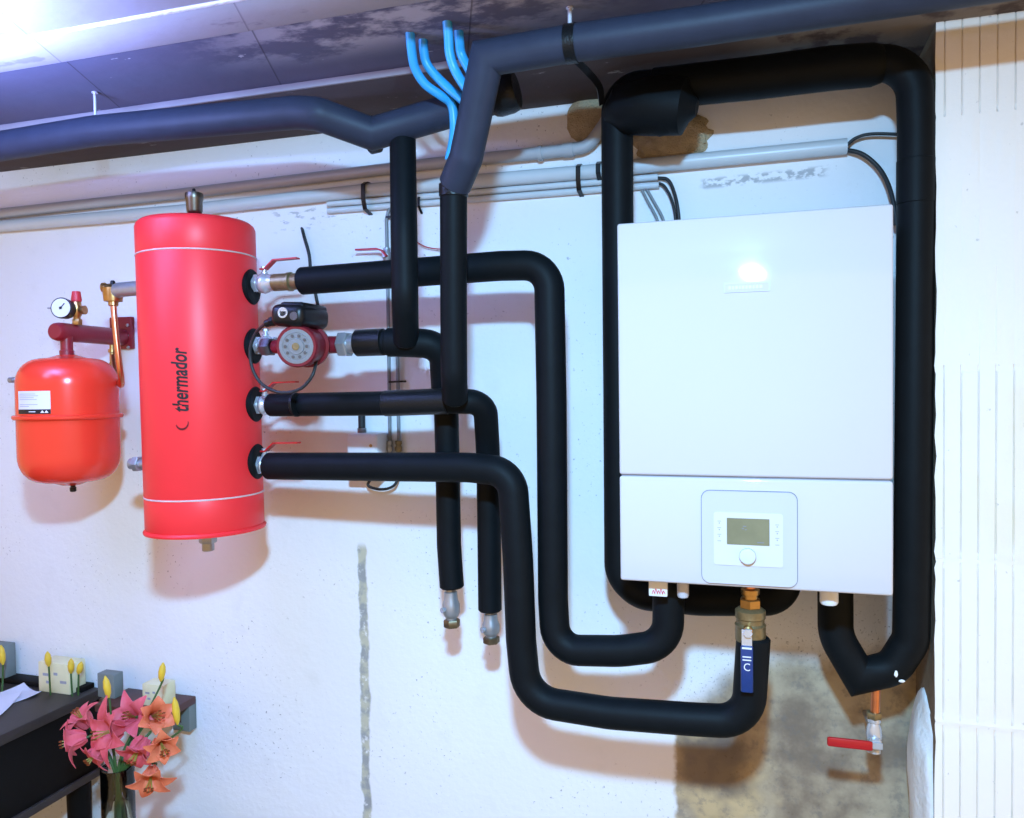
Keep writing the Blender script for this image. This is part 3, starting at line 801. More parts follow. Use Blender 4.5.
def fill_line():
    Yf = -.27
    a = P(113, 292, Yf)
    t = thing('air_separator', a, 'brass elbow with black vent pin and a hooked copper tube, left of the tank top', 'valve')
    z = a.z
    b = MB().lathe([(.010, -.036), (.012, -.034), (.012, -.024), (.022, -.024), (.024, -.006), (.024, .010), (.016, .016), (.010, .018)], a, (0, 0, 1), 24)
    b.lathe([(.010, 0), (.010, .018), (.013, .019), (.013, .024)], a+Vector((-.004, 0, .012)), (-1, -.1, 0), 16)
    b.build('body', 'brass', t)
    MB().lathe([(.006, .016), (.006, .026), (.004, .029)], a, (0, 0, 1), 14).build('vent_pin', 'blackplastic', t)
    e = Vector((TX-TR*.98, YT, z+.004))
    m = MB().tube(fillet([a+Vector((.006, 0, -.004)), a+Vector((.022, -.004, .004)), e+Vector((.02, 0, 0))], .02), .0185, 20)
    m.tube([e+Vector((-.028, -.002, 0)), e+Vector((-.010, 0, 0))], .0225, 20)
    m.build('elbow', 'steel', t)
    pth = smoothpath([a+Vector((0, 0, -.03))] + PP((116, 335, Yf), (119.5, 365, Yf+.005), (121.5, 380, Yf+.02), (121, 385, Yf+.05), (117.5, 380, Yf+.09), (115, 366, Yf+.12), (113.5, 356, Yf+.14)))
    MB().tube(pth, .0075, 16).build('copper_tube', 'copper', t)
fill_line()

# ------------------------------------------------------------------ white wall-hung heater
YH = -.39
HX0, HX1 = P(618.5, 400, YH).x, P(893.5, 400, YH).x
HZ1 = (P(617, 224, YH).z+P(893, 203, YH).z)/2; HZ0 = (P(620, 580, YH).z+P(893, 597, YH).z)/2
HS = (P(617.5, 476, YH).z+P(893, 480, YH).z)/2
def rrect(cx, cz, w, h, r, Y, n=6):
    pts = []
    for sx, sz, a0 in ((1, 1, 0), (-1, 1, PI/2), (-1, -1, PI), (1, -1, 1.5*PI)):
        for k in range(n+1):
            a = a0+PI/2*k/n; pts.append(Vector((cx+sx*(w/2-r)+r*math.cos(a), Y, cz+sz*(h/2-r)+r*math.sin(a))))
    return pts
def heater():
    t = thing('heating_unit', ((HX0+HX1)/2, -.03, HZ0), 'large white wall-hung heating unit with a small control panel and screen', 'heating unit')
    MB().box2((HX0+.003, YH+.028, HZ0+.003), (HX1-.003, -.012, HZ1-.003), .004).build('casing', 'whiteside', t)
    MB().box2((HX0, YH, HS+.0014), (HX1, YH+.03, HZ1), .005, 3).build('upper_front_panel', 'white', t)
    MB().box2((HX0, YH, HZ0), (HX1, YH+.03, HS-.0014), .005, 3).build('lower_front_panel', 'white', t)
    MB().box2((HX0+.004, YH+.006, HS-.003), (HX1-.004, YH+.026, HS+.003)).build('panel_gap', 'gap', t)
    # name plate
    a, c = P(724, 293, YH), P(770, 281, YH); cx, cz = (a.x+c.x)/2, (a.z+c.z)/2; w, h = c.x-a.x, c.z-a.z
    pl = MB().slab(list(reversed(rrect(cx, cz, w, h, .002, YH-.0022))), (0, -1, 0), .0024).build('name_plate', 'lilac', t)
    m = MB().slab(list(reversed(rrect(cx, cz, w-.003, h-.003, .0015, YH-.0026))), (0, -1, 0), .0006); m.build('plate_face', 'white', pl)
    m = MB(); xx = cx-w*.40
    for q in (.05, .035, .05, .03, .045, .04, .05, .035, .045, .05):
        m.box2((xx, YH-.0031, cz-h*.16), (xx+w*q, YH-.0022, cz+h*.14)); xx += w*q+w*.033
    m.build('faint_lettering', 'knob', pl)
    # control panel
    def rect(x0, y0, x1, y1):
        a_, b_, c_, d_ = P(x0, y0, YH), P(x1, y0, YH), P(x1, y1, YH), P(x0, y1, YH)
        return (a_.x+b_.x+c_.x+d_.x)/4, (a_.z+b_.z+c_.z+d_.z)/4, (b_.x-a_.x+c_.x-d_.x)/2, (a_.z-d_.z+b_.z-c_.z)/2
    cx, cz, w, h = rect(702, 491.5, 797, 584.5)
    rim = MB().slab(list(reversed(rrect(cx, cz, w+.003, h+.003, .016, YH-.0006))), (0, -1, 0), .002).build('panel_shadow_gap', 'gap', t)
    cp = MB().slab(list(reversed(rrect(cx, cz, w, h, .015, YH-.0045))), (0, -1, 0), .006)
    cp = cp.build('control_panel', 'lilac', t)
    cx, cz, w, h = rect(714, 512.5, 783, 565.5)
    MB().slab(list(reversed(rrect(cx, cz, w, h, .005, YH-.0060))), (0, -1, 0), .003).build('button_plate', 'whiteside', cp)
    cx2, cz2, w2, h2 = rect(727, 518, 769.5, 544.5)
    MB().slab(list(reversed(rrect(cx2, cz2, w2, h2, .001, YH-.0066))), (0, -1, 0), .002).build('screen', 'screen', cp)
    for ux, uz, ww in ((-.006, .010, .006), (-.009, .006, .004), (-.004, .004, .003), (.022, -.019, .012)):
        MB().box2((cx2+ux-ww/2, YH-.0070, cz2+uz-.0008), (cx2+ux+ww/2, YH-.0060, cz2+uz+.0008)).build('screen_mark', 'gap', cp)
    kx, kz, _, _ = rect(740, 547, 755.5, 563)
    MB().lathe([(.0150, 0), (.0150, .007), (.0138, .010), (.011, .0108)], (kx, YH-.006, kz), (0, -1, 0), 36).build('knob', 'knob', cp)
    for sx, off in ((-1, 0), (1, -.0055)):
        xk = cx+sx*(w/2-.010)
        for k in range(4):
            zk = cz+h*.33-k*h*.125+off*.6
            MB().box2((xk-.0034, YH-.0064, zk-.0005), (xk+.0034, YH-.0058, zk+.0005)).build('button_mark', 'ink', cp)
            if k < 3: MB().box2((xk-.001, YH-.0064, zk-.0047), (xk+.0012, YH-.0058, zk-.0026)).build('button_mark', 'ink', cp)
    # stubs and tag under the casing
    a, c = P(650, 594.5, -.34), P(671, 583, -.34)
    tg = MB().box2((a.x-.001, -.352, a.z), (c.x-.006, -.340, HZ0+.006), .002).build('hanging_tag', 'whiteplastic', t)
    m = MB()
    for k in range(5): m.tube(smoothpath([Vector((a.x+.006+k*.005, -.3525, a.z+.005)), Vector((a.x+.008+k*.005, -.3525, a.z+.012+.003*(k % 2))), Vector((a.x+.011+k*.005, -.3525, a.z+.006))], 4), .0007, 6)
    m.build('scribble', 'redcap', tg)
    for (px, py, r_, mt) in ((683, 597, .0115, 'lilac'), (829, 604, .0165, 'whiteplastic')):
        q = P(px, py, -.33)
        MB().lathe([(r_, HZ0-q.z+.01), (r_, .004), (r_*.85, 0)], q, seg=24).build('pipe_stub', mt, t)
    return t
heater()

# brass valve with blue lever under the heater
def blue_valve():
    Y = -.30; a = P(751.5, 640, Y); z0 = a.z
    t = thing('shutoff_valve', (a.x, Y, z0), 'brass shutoff valve with hanging blue lever under the white heater', 'valve')
    zt = HZ0+.004; h = zt-z0; x = a.x-.002
    b = MB().lathe([(.020, -.004), (.029, 0), (.029, h*.22), (.030, h*.24), (.0265, h*.27), (.0265, h*.33), (.029, h*.35), (.029, h*.46), (.022, h*.50)], (x, Y, z0), seg=28)
    b = b.build('body', 'oldbrass', t)
    n = MB().hexnut(.021, h*.49, h*.64, (x, Y, z0), (0, 0, 1)); n.lathe([(.015, h*.63), (.015, h*.70), (.018, h*.71), (.018, h*.78), (.013, h*.80)], (x, Y, z0), seg=24)
    n.build('union_nut', 'brass', t)
    MB().lathe([(.011, h*.78), (.011, h+.003)], (x, Y, z0), seg=20).build('copper_tail', 'copper', t)
    yl = Y-.046
    MB().lathe([(.009, .02), (.009, .040), (.006, .042), (.006, .050)], (x-.004, Y, z0+h*.22), (0, -1, 0), 16).build('stem', 'brass', t)
    MB().hexnut(.009, .048, .055, (x-.004, Y, z0+h*.22), (0, -1, 0)).build('stem_nut', 'chrome', t)
    xl = x-.006
    q1, q2, q3 = z0+h*.26, P(747, 641, yl).z, P(748, 692, yl).z
    MB().strip([Vector((xl, yl, q1)), Vector((xl, yl-.001, q2-.012))], (.019, 0, 0), .004).build('lever_arm', 'chrome', t)
    lv = MB().box2((xl-.0115, yl-.006, q3), (xl+.0115, yl+.001, q2-.008), .003).build('lever_grip', 'leverblue', t); lv['label'] = 'blue lever grip with white marks'
    m = MB(); yk = yl-.0068
    zt_ = q2-.030
    m.box2((xl-.008, yk, zt_), (xl+.008, yk+.001, zt_+.0022)); m.box2((xl-.008, yk, zt_-.006), (xl+.008, yk+.001, zt_-.0038))
    vs, fs = text_points('C', .021)
    m.add([Vector((xl+v.x*.9, yk, zt_-.019+v.y)) for v in vs], fs)
    m.box2((xl-.009, yk, q2-.014), (xl+.009, yk+.001, q2-.0105))
    m.build('lever_mark', 'label', lv)
blue_valve()

# drain valve low on the right
def drain_valve():
    Y = -.18; a = P(876, 688, Y); c = P(874, 742, Y)
    t = thing('drain_valve', c, 'small chrome drain valve with red lever on the copper stub below the loop, lower right', 'valve')
    MB().tube([a+Vector((0, 0, .012)), P(875, 716, Y)], .009, 18).build('copper_stub', 'copper', t)
    b = MB().lathe([(.010, .042), (.013, .040), (.013, .030), (.010, .028), (.014, .018), (.0155, .004), (.014, -.008), (.011, -.014), (.011, -.022), (.013, -.024), (.013, -.032)], c+Vector((0, 0, .012)), (0, 0, 1), 22)
    b.lathe([(.012, 0), (.012, .020), (.008, .022)], c+Vector((0, 0, .006)), (0, -1, 0), 16)
    b.hexnut(.0125, .018, .028, c+Vector((0, 0, .006)), (0, -1, 0))
    b.build('body', 'chrome', t)
    MB().hexnut(.015, .036, .050, c+Vector((0, 0, .012)), (0, 0, 1)).build('compression_nut', 'oldbrass', t)
    x1, x0, yl = c.x+.004, P(827, 743, Y-.03).x, Y-.030
    zl = P(848, 743, yl).z
    lv = MB().box2((x0, yl-.005, zl-.0095), (x1-.010, yl+.001, zl+.0095), .004).build('lever_grip', 'leverred', t)
    MB().strip([Vector((x0+.03, yl-.001, zl)), Vector((x1+.008, yl-.001, zl+.001))], (0, 0, .012), .003).build('lever_arm', 'chrome', t)
    w = MB().tube([Vector((c.x+.006, .004, c.z-.012)), Vector((c.x+.002, Y+.006, c.z+.012))], .007, 14); w.build('wall_stay', 'steel', t)
drain_valve()

# ------------------------------------------------------------------ pipes, conduits and cables on the wall
def line(name, pts, r, mat, label, cat, group=None, seg=16, rad=.05, smooth_=False):
    pth = smoothpath(pts) if smooth_ else fillet(pts, rad)
    o = MB().tube(pth, r, seg).build(name, mat, loc=pts[0]); return tag(o, label, cat, group)
w = line('waste_pipe', PP((-60, 220, -.022), (180, 194, -.022), (420, 165, -.022), (560, 151, -.022), (588, 147, -.024), (606, 122, -.026), (612, 102, -.026)), .0150, 'waste',
         'grey waste pipe along the wall top with an elbow rising at its right end', 'pipe', rad=[.3, .3, .3, .05, .05], seg=20)
MB().tube(PP((538.5, 153.5, -.022), (542.5, 153, -.022)), .0185, 20).build('coupling_ring', 'waste', w)
MB().tube(PP((564, 150.5, -.022), (574, 149.5, -.023)), .0172, 20).build('coupling_ring', 'waste', w)
cA = line('cable_conduit', PP((-60, 231.5, -.020), (180, 211, -.020), (365, 190.5, -.020), (600, 171, -.020), (638, 166.5, -.020), (847, 146, -.020)), .0172, 'greyconduit',
          'widest pale conduit across the whole wall, open end with black cables above the heater', 'conduit', 'cable conduits on the wall', 20, .5)
cB = line('cable_conduit', PP((328, 204, -.010), (365, 201.5, -.010), (600, 182, -.010), (658, 177, -.010)), .0078, 'greyconduit',
          'upper of the two thin conduits just below the wide one', 'conduit', 'cable conduits on the wall', 14, .5)
cC = line('cable_conduit', PP((328, 211, -.010), (365, 208, -.010), (600, 189.5, -.010), (659, 185, -.010)), .0078, 'greyconduit',
          'lower of the two thin conduits, nearest the heater top', 'conduit', 'cable conduits on the wall', 14, .5)
for i, (px, y0, y1, lb) in enumerate(((363, 182, 212, 'black clip strapping the conduits left of the risers'),
                                      (578, 164, 193, 'black clip strapping the conduits left of the loop, the wider pair member'),
                                      (598, 161.5, 180, 'short black clip on the wide conduit touching the loop'),
                                      (418.5, 196, 213, 'small dark clip on the thin conduits between the risers'))):
    Y = -.041 if i != 3 else -.020
    a, b_ = P(px, y0, Y), P(px, y1, Y)
    m = MB().strip([Vector((a.x, .004, a.z+.004)), Vector((a.x, Y*.6, a.z+.003)), Vector((a.x, Y, a.z-.006)), (Vector((a.x, Y, a.z-.006))+b_)/2, b_+Vector((0, .012, .010)), Vector((a.x, .004, b_.z))], (.011 if i < 3 else .006, 0, 0), .003)
    o = m.build('conduit_clip', 'blackplastic', loc=a); tag(o, lb, 'clip', 'black conduit clips')
# cables leaving the conduits
e = P(846, 146, -.020)
line('black_cable', [e]+PP((856, 138, -.022), (872, 134, -.024), (905, 134.5, -.025)), .0036, 'cable', 'black cable from the wide conduit going straight behind the loop', 'cable', smooth_=True, seg=10)
line('black_cable', [e+Vector((-.004, .004, -.006))]+PP((862, 154, -.025), (878, 167, -.03), (888, 184, -.04), (894, 206, -.05), (896, 225, -.05)), .0050, 'cable', 'black cable curving from the wide conduit down behind the heater\'s right corner', 'cable', smooth_=True, seg=10)
e = P(657, 178, -.010)
line('black_cable', [e]+PP((668, 180, -.012), (674, 192, -.015), (678, 210, -.02), (680, 235, -.02)), .0042, 'cable', 'dark cable from the thin conduits down behind the heater top', 'cable', smooth_=True, seg=10)
line('black_cable', [e+Vector((0, -.002, -.012))]+PP((664, 186, -.013), (671, 198, -.016), (675, 214, -.02), (676, 235, -.02)), .0036, 'cable', 'dark cable just left of its twin below the thin conduits', 'cable', smooth_=True, seg=10)
line('grey_cable', PP((641, 188, -.006), (648, 202, -.008), (657, 219, -.010), (662, 240, -.012)), .0036, 'greycable', 'left strand of the pale grey cable pair beside the loop\'s left side', 'cable', smooth_=True, seg=10)
line('grey_cable', PP((646, 188, -.006), (654, 202, -.008), (663, 219, -.010), (668, 240, -.012)), .0036, 'greycable', 'right strand of the pale grey cable pair beside the loop\'s left side', 'cable', smooth_=True, seg=10)
line('black_cable', PP((302, 228, .004), (304, 236, -.012), (309, 254, -.014), (311, 272, -.014), (316, 296, -.014), (320, 318, -.014), (322, 345, -.012)), .0046, 'cable', 'dark cable out of the wall right of the tank top, passing behind the first pipe', 'cable', smooth_=True, seg=10)
line('thin_wire', PP((412, 238, .004), (419, 243.5, -.012), (428, 247.5, -.014), (441, 249, -.014), (456, 247, -.012), (462, 246, .004)), .0016, 'leverred', 'thin dark red wire between the two risers', 'wire', smooth_=True, seg=8)
# two thin uprights
u1 = line('thin_conduit', PP((396, 210, -.010), (389, 208, -.012), (386.5, 220, -.012), (388.5, 330, -.012), (390, 446, -.012)), .0048, 'greycable', 'thin grey upright pipe left of the pair behind the first riser', 'conduit', 'thin upright conduits', 12, .012)
u2 = line('thin_conduit', PP((394.5, 205, -.010), (395, 220, -.012), (397, 330, -.012), (399, 446, -.012)), .0048, 'greycable', 'thin grey upright pipe right of the pair behind the first riser', 'conduit', 'thin upright conduits', 12, .012)
for j, (py, lb) in enumerate(((217, 'dark clip on the thin upright pair, high beside the first riser'), (382, 'dark clip on the thin upright pair, just above the third pipe'))):
    a = P(386+j*3, py, -.018); b_ = P(400+j*3, py-.6, -.018)
    o = MB().strip([Vector((a.x, -.001, a.z)), a, b_, Vector((b_.x, -.001, b_.z))], (0, 0, .005), .003).build('pipe_clip', 'blackplastic', loc=a); tag(o, lb, 'clip')
def small_cock():
    a = P(387, 256, -.018)
    t = thing('gas_cock', a, 'small valve with red lever on the thin upright pipe left of the first riser', 'valve')
    b = MB().lathe([(.006, -.022), (.009, -.020), (.009, -.010), (.012, -.004), (.012, .006), (.009, .012), (.009, .020), (.006, .022)], a, (0, 0, 1), 18)
    b.lathe([(.006, 0), (.006, .018)], a, (0, -1, 0), 12); b.build('body', 'steel', t)
    yl = a.y-.018
    MB().strip(fillet([P(386.5, 256, yl), P(382, 250.5, yl), P(377, 249, yl), P(356, 250, yl)], .004, 4), (0, .012, 0), .0045).build('lever', 'leverred', t)
small_cock()
# connector cluster at the feet of the uprights
for j, (px, py, lb) in enumerate(((389, 446, 'left brass compression fitting where the thin uprights end'), (398, 446, 'right brass compression fitting where the thin uprights end'))):
    a = P(px+.5, py+5, -.014)
    m = MB().hexnut(.010, 0, .012, a, (0, 0, 1)); m.lathe([(.007, .012), (.007, .018)], a, (0, 0, 1), 14); m.hexnut(.009, .017, .027, a, (0, 0, 1)); m.lathe([(.007, -.04), (.007, 0)], a, (0, 0, 1), 14)
    tag(m.build('compression_fitting', 'oldbrass' if j else 'steel', loc=a), lb, 'fitting')
# junction box with conduit
def jbox():
    Y = -.075; a, c = P(347, 479, Y), P(377, 434, Y)
    t = thing('junction_box', ((a.x+c.x)/2, 0, a.z), 'white junction box on the wall behind the lowest horizontal pipe', 'junction box')
    m = MB().box2((a.x, Y, a.z), (c.x, .003, c.z), .007, 3).build('box_body', 'whiteplastic', t)
    MB().lathe([(.004, 0), (.004, .002)], (c.x-.018, Y, c.z-.030), (0, -1, 0), 12).build('screw', 'brass', m)
    q0, q1 = P(362, 434, -.022), P(361.5, 408, -.022)
    MB().tube([Vector((q0.x, -.022, c.z-.004)), Vector((q0.x, -.022, q1.z))], .0095, 14).build('cable_sleeve', 'cable', t)
    MB().tube([Vector((q0.x, -.022, c.z-.002)), Vector((q0.x, -.022, c.z+.012))], .012, 14).build('sleeve_gland', 'greycable', t)
    MB().tube(smoothpath([Vector((a.x+.050, -.025, a.z+.004))]+PP((368, 485, -.03), (377, 489, -.03), (388, 488.5, -.03), (396, 483, -.03), (399, 470, -.02), (399, 455, -.012))), .0038, 10).build('looped_cable', 'cable', t)
jbox()

# foam round the waste pipe and behind the loop
tag(MB().ball(P(592, 118, 0), .060, (1.0, .30, 1.15), .16, 5, 4).build('foam_patch', 'foam', loc=P(592, 118, 0)), 'round brown foam patch where the grey waste pipe rises, left of the loop', 'foam')
tag(MB().ball(P(672, 138, 0), .078, (1.15, .32, .72), .22, 9, 4).build('foam_patch', 'foam', loc=P(672, 138, 0)), 'ragged brown foam patch on the wall under the loop\'s wrapped joint', 'foam')

# hangers
def rod(px, py, Y, label, r=.0032):
    b0 = P(px, py, Y); t = thing('hanger_rod', (b0.x, Y, b0.z), label, 'hanger', 'pipe hangers')
    MB().tube([b0, Vector((b0.x, b0.y, ZC+.01))], r, 10).build('rod', 'rod', t)
    MB().lathe([(.007, -.0025), (.007, 0), (.004, .002)], (b0.x, b0.y, ZC-.001), seg=14).build('ceiling_washer', 'rod', t)
    return t, b0
rod(95.5, 120, -.41, 'pale hanger rod holding the ceiling pipe at the far left')
t, b0 = rod(570, 32, -.46, 'pale hanger rod on the ceiling pipe above the heater', .004)
MB().tube(PP((566, 44.4, -.46), (577, 42.8, -.46)), .0350, 24).build('pipe_ring', 'tape', t)
tag(MB().strip(smoothpath(PP((560, 44, -.425), (572, 56, -.40), (588, 72, -.34), (599, 86, -.26), (602, 104, -.215))), (.012, .0, .006), .004).build('hanging_strap', 'blackplastic', loc=P(560, 44, -.42)), 'dark strap slung from the ceiling pipe back to the loop\'s corner', 'strap')

# blue tubes
yb = -.43
for pts, lb in (((( 410, 31), (411.5, 50), (415, 68), (425, 84), (440, 95), (451, 104), (454, 122), (453, 140), (449, 160)), 'leftmost bright blue tube from the ceiling, the long one curving behind the mitred pipe'),
                (((423, 38), (424, 52), (428, 66), (444, 84), (472, 108)), 'blue tube just right of the leftmost one, curving in beside it'),
                (((447, 20), (448.5, 36), (450, 55), (457, 74), (474, 100)), 'tallest blue tube, third from the left, beside the mitred pipe'),
                (((458.5, 29), (459.5, 42), (462, 56), (474, 78)), 'rightmost short blue tube, close against the mitred pipe')):
    n = len(pts); q = []
    for i, (x, y) in enumerate(pts):
        Y = yb + (.075 if n > 6 else .05)*(i/(n-1))
        q.append(P(x, y, Y))
    q[0] = PZ(pts[0][0], pts[0][1], ZC+.004)
    yoff = q[0].y
    q = [q[0]] + [P(x, y, yoff+(max(0, (-.352-yoff)) if n > 6 else .03)*min(1, (i+1)/(n*.6))) for i, (x, y) in enumerate(pts[1:])]
    line('blue_tube', q, .0094, 'bluetube', lb, 'tube', 'blue tubes from the ceiling', 14, smooth_=True)

# ------------------------------------------------------------------ table, papers, boxes and lilies, lower left
ZT = .855; XT = -1.632
def table():
    t = thing('dark_table', (-2.2, -.7, 0), 'black wooden table with dark stained top standing against the wall, lower left', 'table')
    x0, x1, y0, y1 = -2.75, XT, -1.45, -.012
    MB().box2((x0, y0, ZT-.030), (x1, y1, ZT), .004).build('tabletop', 'wood', t)
    MB().box2((x0, y1-.05, ZT-.002), (x1-.03, y1, ZT+.014), .003).build('back_rail', 'blackwood', t)
    MB().box2((x0+.03, y0+.03, ZT-.24), (x1-.012, y1-.002, ZT-.028), .003).build('apron', 'blackwood', t)
    MB().box2((x0+.03, y0+.03, ZT-.262), (x1-.004, y1-.002, ZT-.238), .004).build('apron_moulding', 'wood', t)
    for x in (x0+.07, x1-.05):
        for y in (y0+.07, y1-.05):
            MB().lathe([(.022, 0), (.024, .05), (.03, .3), (.034, ZT-.27)], (x, y, 0), seg=16).build('leg', 'blackwood', t)
    for x in (x0+.07, x1-.05):
        MB().box2((x-.012, y0+.07, .18), (x+.012, y1-.05, .215), .004).build('stretcher', 'blackwood', t)
table()
def sheet_paper(c, w, l, rz, label, dz=0):
    m = Matrix.Rotation(rz, 3, 'Z')
    def fn(u, v): return Vector(c)+m @ Vector(((u-.5)*w, v*l/2, .0015+.010*(u-.5)**2*v*v*4+dz))
    tag(MB().sheet(fn, 8, 8, .0008).build('paper_sheet', 'paper', loc=c), label, 'paper', 'papers on the table')
sheet_paper(PZ(0, 718, ZT)+Vector((-.10, 0, 0)), .17, .22, .5, 'pale sheet of paper on the dark table, nearer one', .002)
sheet_paper(PZ(12, 703, ZT)+Vector((-.05, .02, 0)), .12, .15, -.35, 'smaller pale sheet of paper on the dark table, nearer the wall', .0004)

def carton(x0, x1, ytop, base, Y, depth, mat, label, rz=0.0, marks=True, flap=False):
    a, c = P(x0, ytop, Y), P(x1, ytop, Y); zt = max(a.z, c.z); w = c.x-a.x
    cx = (a.x+c.x)/2; t = thing('small_box', (cx, Y+depth/2, base), label, 'box', 'small boxes along the wall')
    MB().box2((a.x, Y, base), (c.x, Y+depth, zt), .0025).build('carton', mat, t)
    if marks:
        m = MB()
        for k, (fx, fz, ww) in enumerate(((.15, .55, .2), (.5, .6, .12), (.70, .35, .2), (.25, .30, .14))):
            h = zt-base
            m.box2((a.x+w*fx, Y-.0006, base+h*fz), (a.x+w*(fx+ww), Y+.0004, base+h*(fz+.09)))
        m.build('printed_mark', 'ink', t)
    return t
carton(38, 69, 665, ZT, -.085, .06, 'cream', 'small cream box standing on the dark table against the wall')
carton(-12, 4, 646, ZT, -.06, .04, 'greycard', 'tall grey box on the dark table at the left edge', marks=False)
# short wall shelf behind the lilies
zs = P(148, 706, -.10).z
def wshelf():
    a, c = P(97, 706, -.12), P(167, 706, -.12)
    t = thing('wall_shelf', ((a.x+c.x)/2, 0, zs), 'short red-brown shelf board on the wall behind the lilies', 'shelf')
    MB().box2((a.x, -.13, zs-.022), (c.x, -.001, zs), .003).build('board', 'brownwood', t)
    for x in (a.x+.03, c.x-.03):
        MB().slab([Vector((x, -.002, zs-.022)), Vector((x, -.002, zs-.09)), Vector((x, -.10, zs-.022))], (1, 0, 0), .014).build('bracket', 'brownwood', t)
wshelf()
carton(97, 114, 675, zs, -.085, .035, 'greycard', 'grey-green box on the short shelf\'s left end behind the lilies', marks=False)
carton(142, 163, 686, zs, -.10, .05, 'cream', 'cream box with printing on the short shelf, behind the lilies')
carton(172, 189, 703, P(180, 731, -.03).z, -.03, .033, 'greycard', 'grey box fixed low on the wall at the right of the lilies', marks=False)

# stool with the vase
YS = -.30
vb = P(118, 790, YS); VXc = vb.x; VR = 16.5/S(118, 790, YS)*.95
ZVT = P(118, 766, YS).z; ZVB = ZVT-.26
def stool():
    t = thing('low_stool', (VXc, YS, 0), 'low dark stool below the vase beside the table', 'stool')
    MB().box2((VXc-.10, YS-.13, ZVB-.03), (VXc+.13, YS+.15, ZVB), .006).build('seat', 'brownwood', t)
    for sx, sy in ((-.075, -.10), (.105, -.10), (-.075, .12), (.105, .12)):
        MB().lathe([(.014, 0), (.018, ZVB-.028)], (VXc+sx, YS+sy, 0), seg=12).build('leg', 'brownwood', t)
stool()
def vase():
    t = thing('glass_vase', (VXc, YS, ZVB), 'clear glass cylinder vase holding the lilies, lower left', 'vase')
    h = ZVT-ZVB; r = VR
    MB().lathe([(0, 0), (r-.003, 0), (r, .004), (r, h-.002), (r-.0015, h), (r-.003, h-.002), (r-.0032, .012), (0, .012)], (VXc, YS, ZVB), seg=40, caps=False).build('glass_body', 'glass', t)
    MB().lathe([(0, .0125), (r-.0036, .0125), (r-.0036, h*.72), (0, h*.72)], (VXc, YS, ZVB), seg=40, caps=False).build('water', 'water', t)
vase()

def lily(head, d, size, mat, label, spread=1.0, foot=None, open_=1.0, k=0):
    d = Vector(d).normalized(); head = Vector(head)
    t = thing('cut_lily', head, label, 'flower', 'lilies in the vase')
    u, v, a = frame(d); L = size
    rnd = random.Random(k)
    for j in range(6):
        th = 2*PI*j/6+rnd.uniform(-.12, .12)+k*.4; rad = u*math.cos(th)+v*math.sin(th); tan = a.cross(rad)
        wd = L*(.26 if j % 2 else .20)*rnd.uniform(.9, 1.1); cv = open_*rnd.uniform(.85, 1.15)
        def fn(uu, vv, rad=rad, tan=tan, wd=wd, cv=cv):
            w = wd*(math.sin(PI*min(1, (uu*.93+.07))**.75)**.8)+.0015
            rr = L*(.045+.30*uu*cv+.42*cv*uu**3); ax = L*(.92*uu-.52*cv*uu**3)
            cup = L*.05*(vv*vv)*math.sin(PI*uu) - L*.012*(1-abs(vv))*math.sin(PI*uu)
            return head + a*(ax-L*.45) + rad*rr*spread + tan*(w*vv) + a*cup*.8 - rad*cup*.5
        MB().sheet(fn, 10, 4, .0012).build('petal', mat, t, smooth=80)
    m = MB(); an = MB()
    for j in range(6):
        th = 2*PI*j/6+.3; rad = u*math.cos(th)+v*math.sin(th)
        p0, p1, p2 = head-a*L*.4, head+a*L*.02+rad*L*.04, head+a*L*.24+rad*L*.10
        m.tube([p0, p1, p2], .0011, 6); an.ball(p2, .0045, (1, 1, .55), 0, 0, 1)
    m.build('stamens', 'stamen', t); an.build('anthers', 'anther', t)
    base = head-a*L*.45
    ft = Vector(foot) if foot else Vector((VXc+rnd.uniform(-.4, .4)*VR, YS+rnd.uniform(-.4, .4)*VR, ZVB+.05+rnd.uniform(0, .05)))
    rim = Vector((VXc+(base.x-VXc)*.12, YS+(base.y-YS)*.12, ZVT-.01))
    MB().tube(smoothpath([base+a*L*.04, base-a*L*.25+Vector((0, 0, -.01)), rim, ft], 8), .0034, 8).build('stem', 'stem', t)
    return t
YF = -.30
LS = [((70, 742), (-.75, -.6, -.15), .085, 'pinkpetal', 'pink lily at the far left of the bunch, facing left', 1.0, .9),
      ((80, 716), (-.35, -.35, .75), .085, 'pinkpetal', 'pink lily highest at the left of the bunch, against the table edge', 1, .85),
      ((104, 733), (-.3, -.95, .1), .110, 'pinkpetal', 'large open pink lily in the middle of the bunch', 1, 1.0),
      ((93, 757), (-.35, -.75, -.5), .075, 'pinkpetal', 'small pink lily hanging low at the front left of the bunch', 1, .9),
      ((136, 754), (.1, -.8, -.55), .095, 'pinkpetal', 'pink lily drooping at the front centre over the vase', .9, .75),
      ((130, 716), (.25, -.85, .45), .090, 'pinkpetal', 'pink lily upright at the back centre of the bunch', 1, .95),
      ((156, 716), (.75, -.45, .30), .115, 'orangepetal', 'salmon trumpet lily at upper right, opening towards the grey box', .75, .7),
      ((163, 748), (.7, -.55, -.2), .085, 'orangepetal', 'salmon lily at the right side of the bunch near the wall', .9, .8),
      ((150, 782), (.45, -.75, -.5), .090, 'orangepetal', 'orange lily lowest at the right of the vase', 1.0, .9)]
for k, (pp, d, sz, mt, lb, spd, op) in enumerate(LS):
    lily(P(pp[0], pp[1], YF+(.03 if k in (1, 5, 6) else -.03)), d, sz, mt, lb, spd, None, op, k)
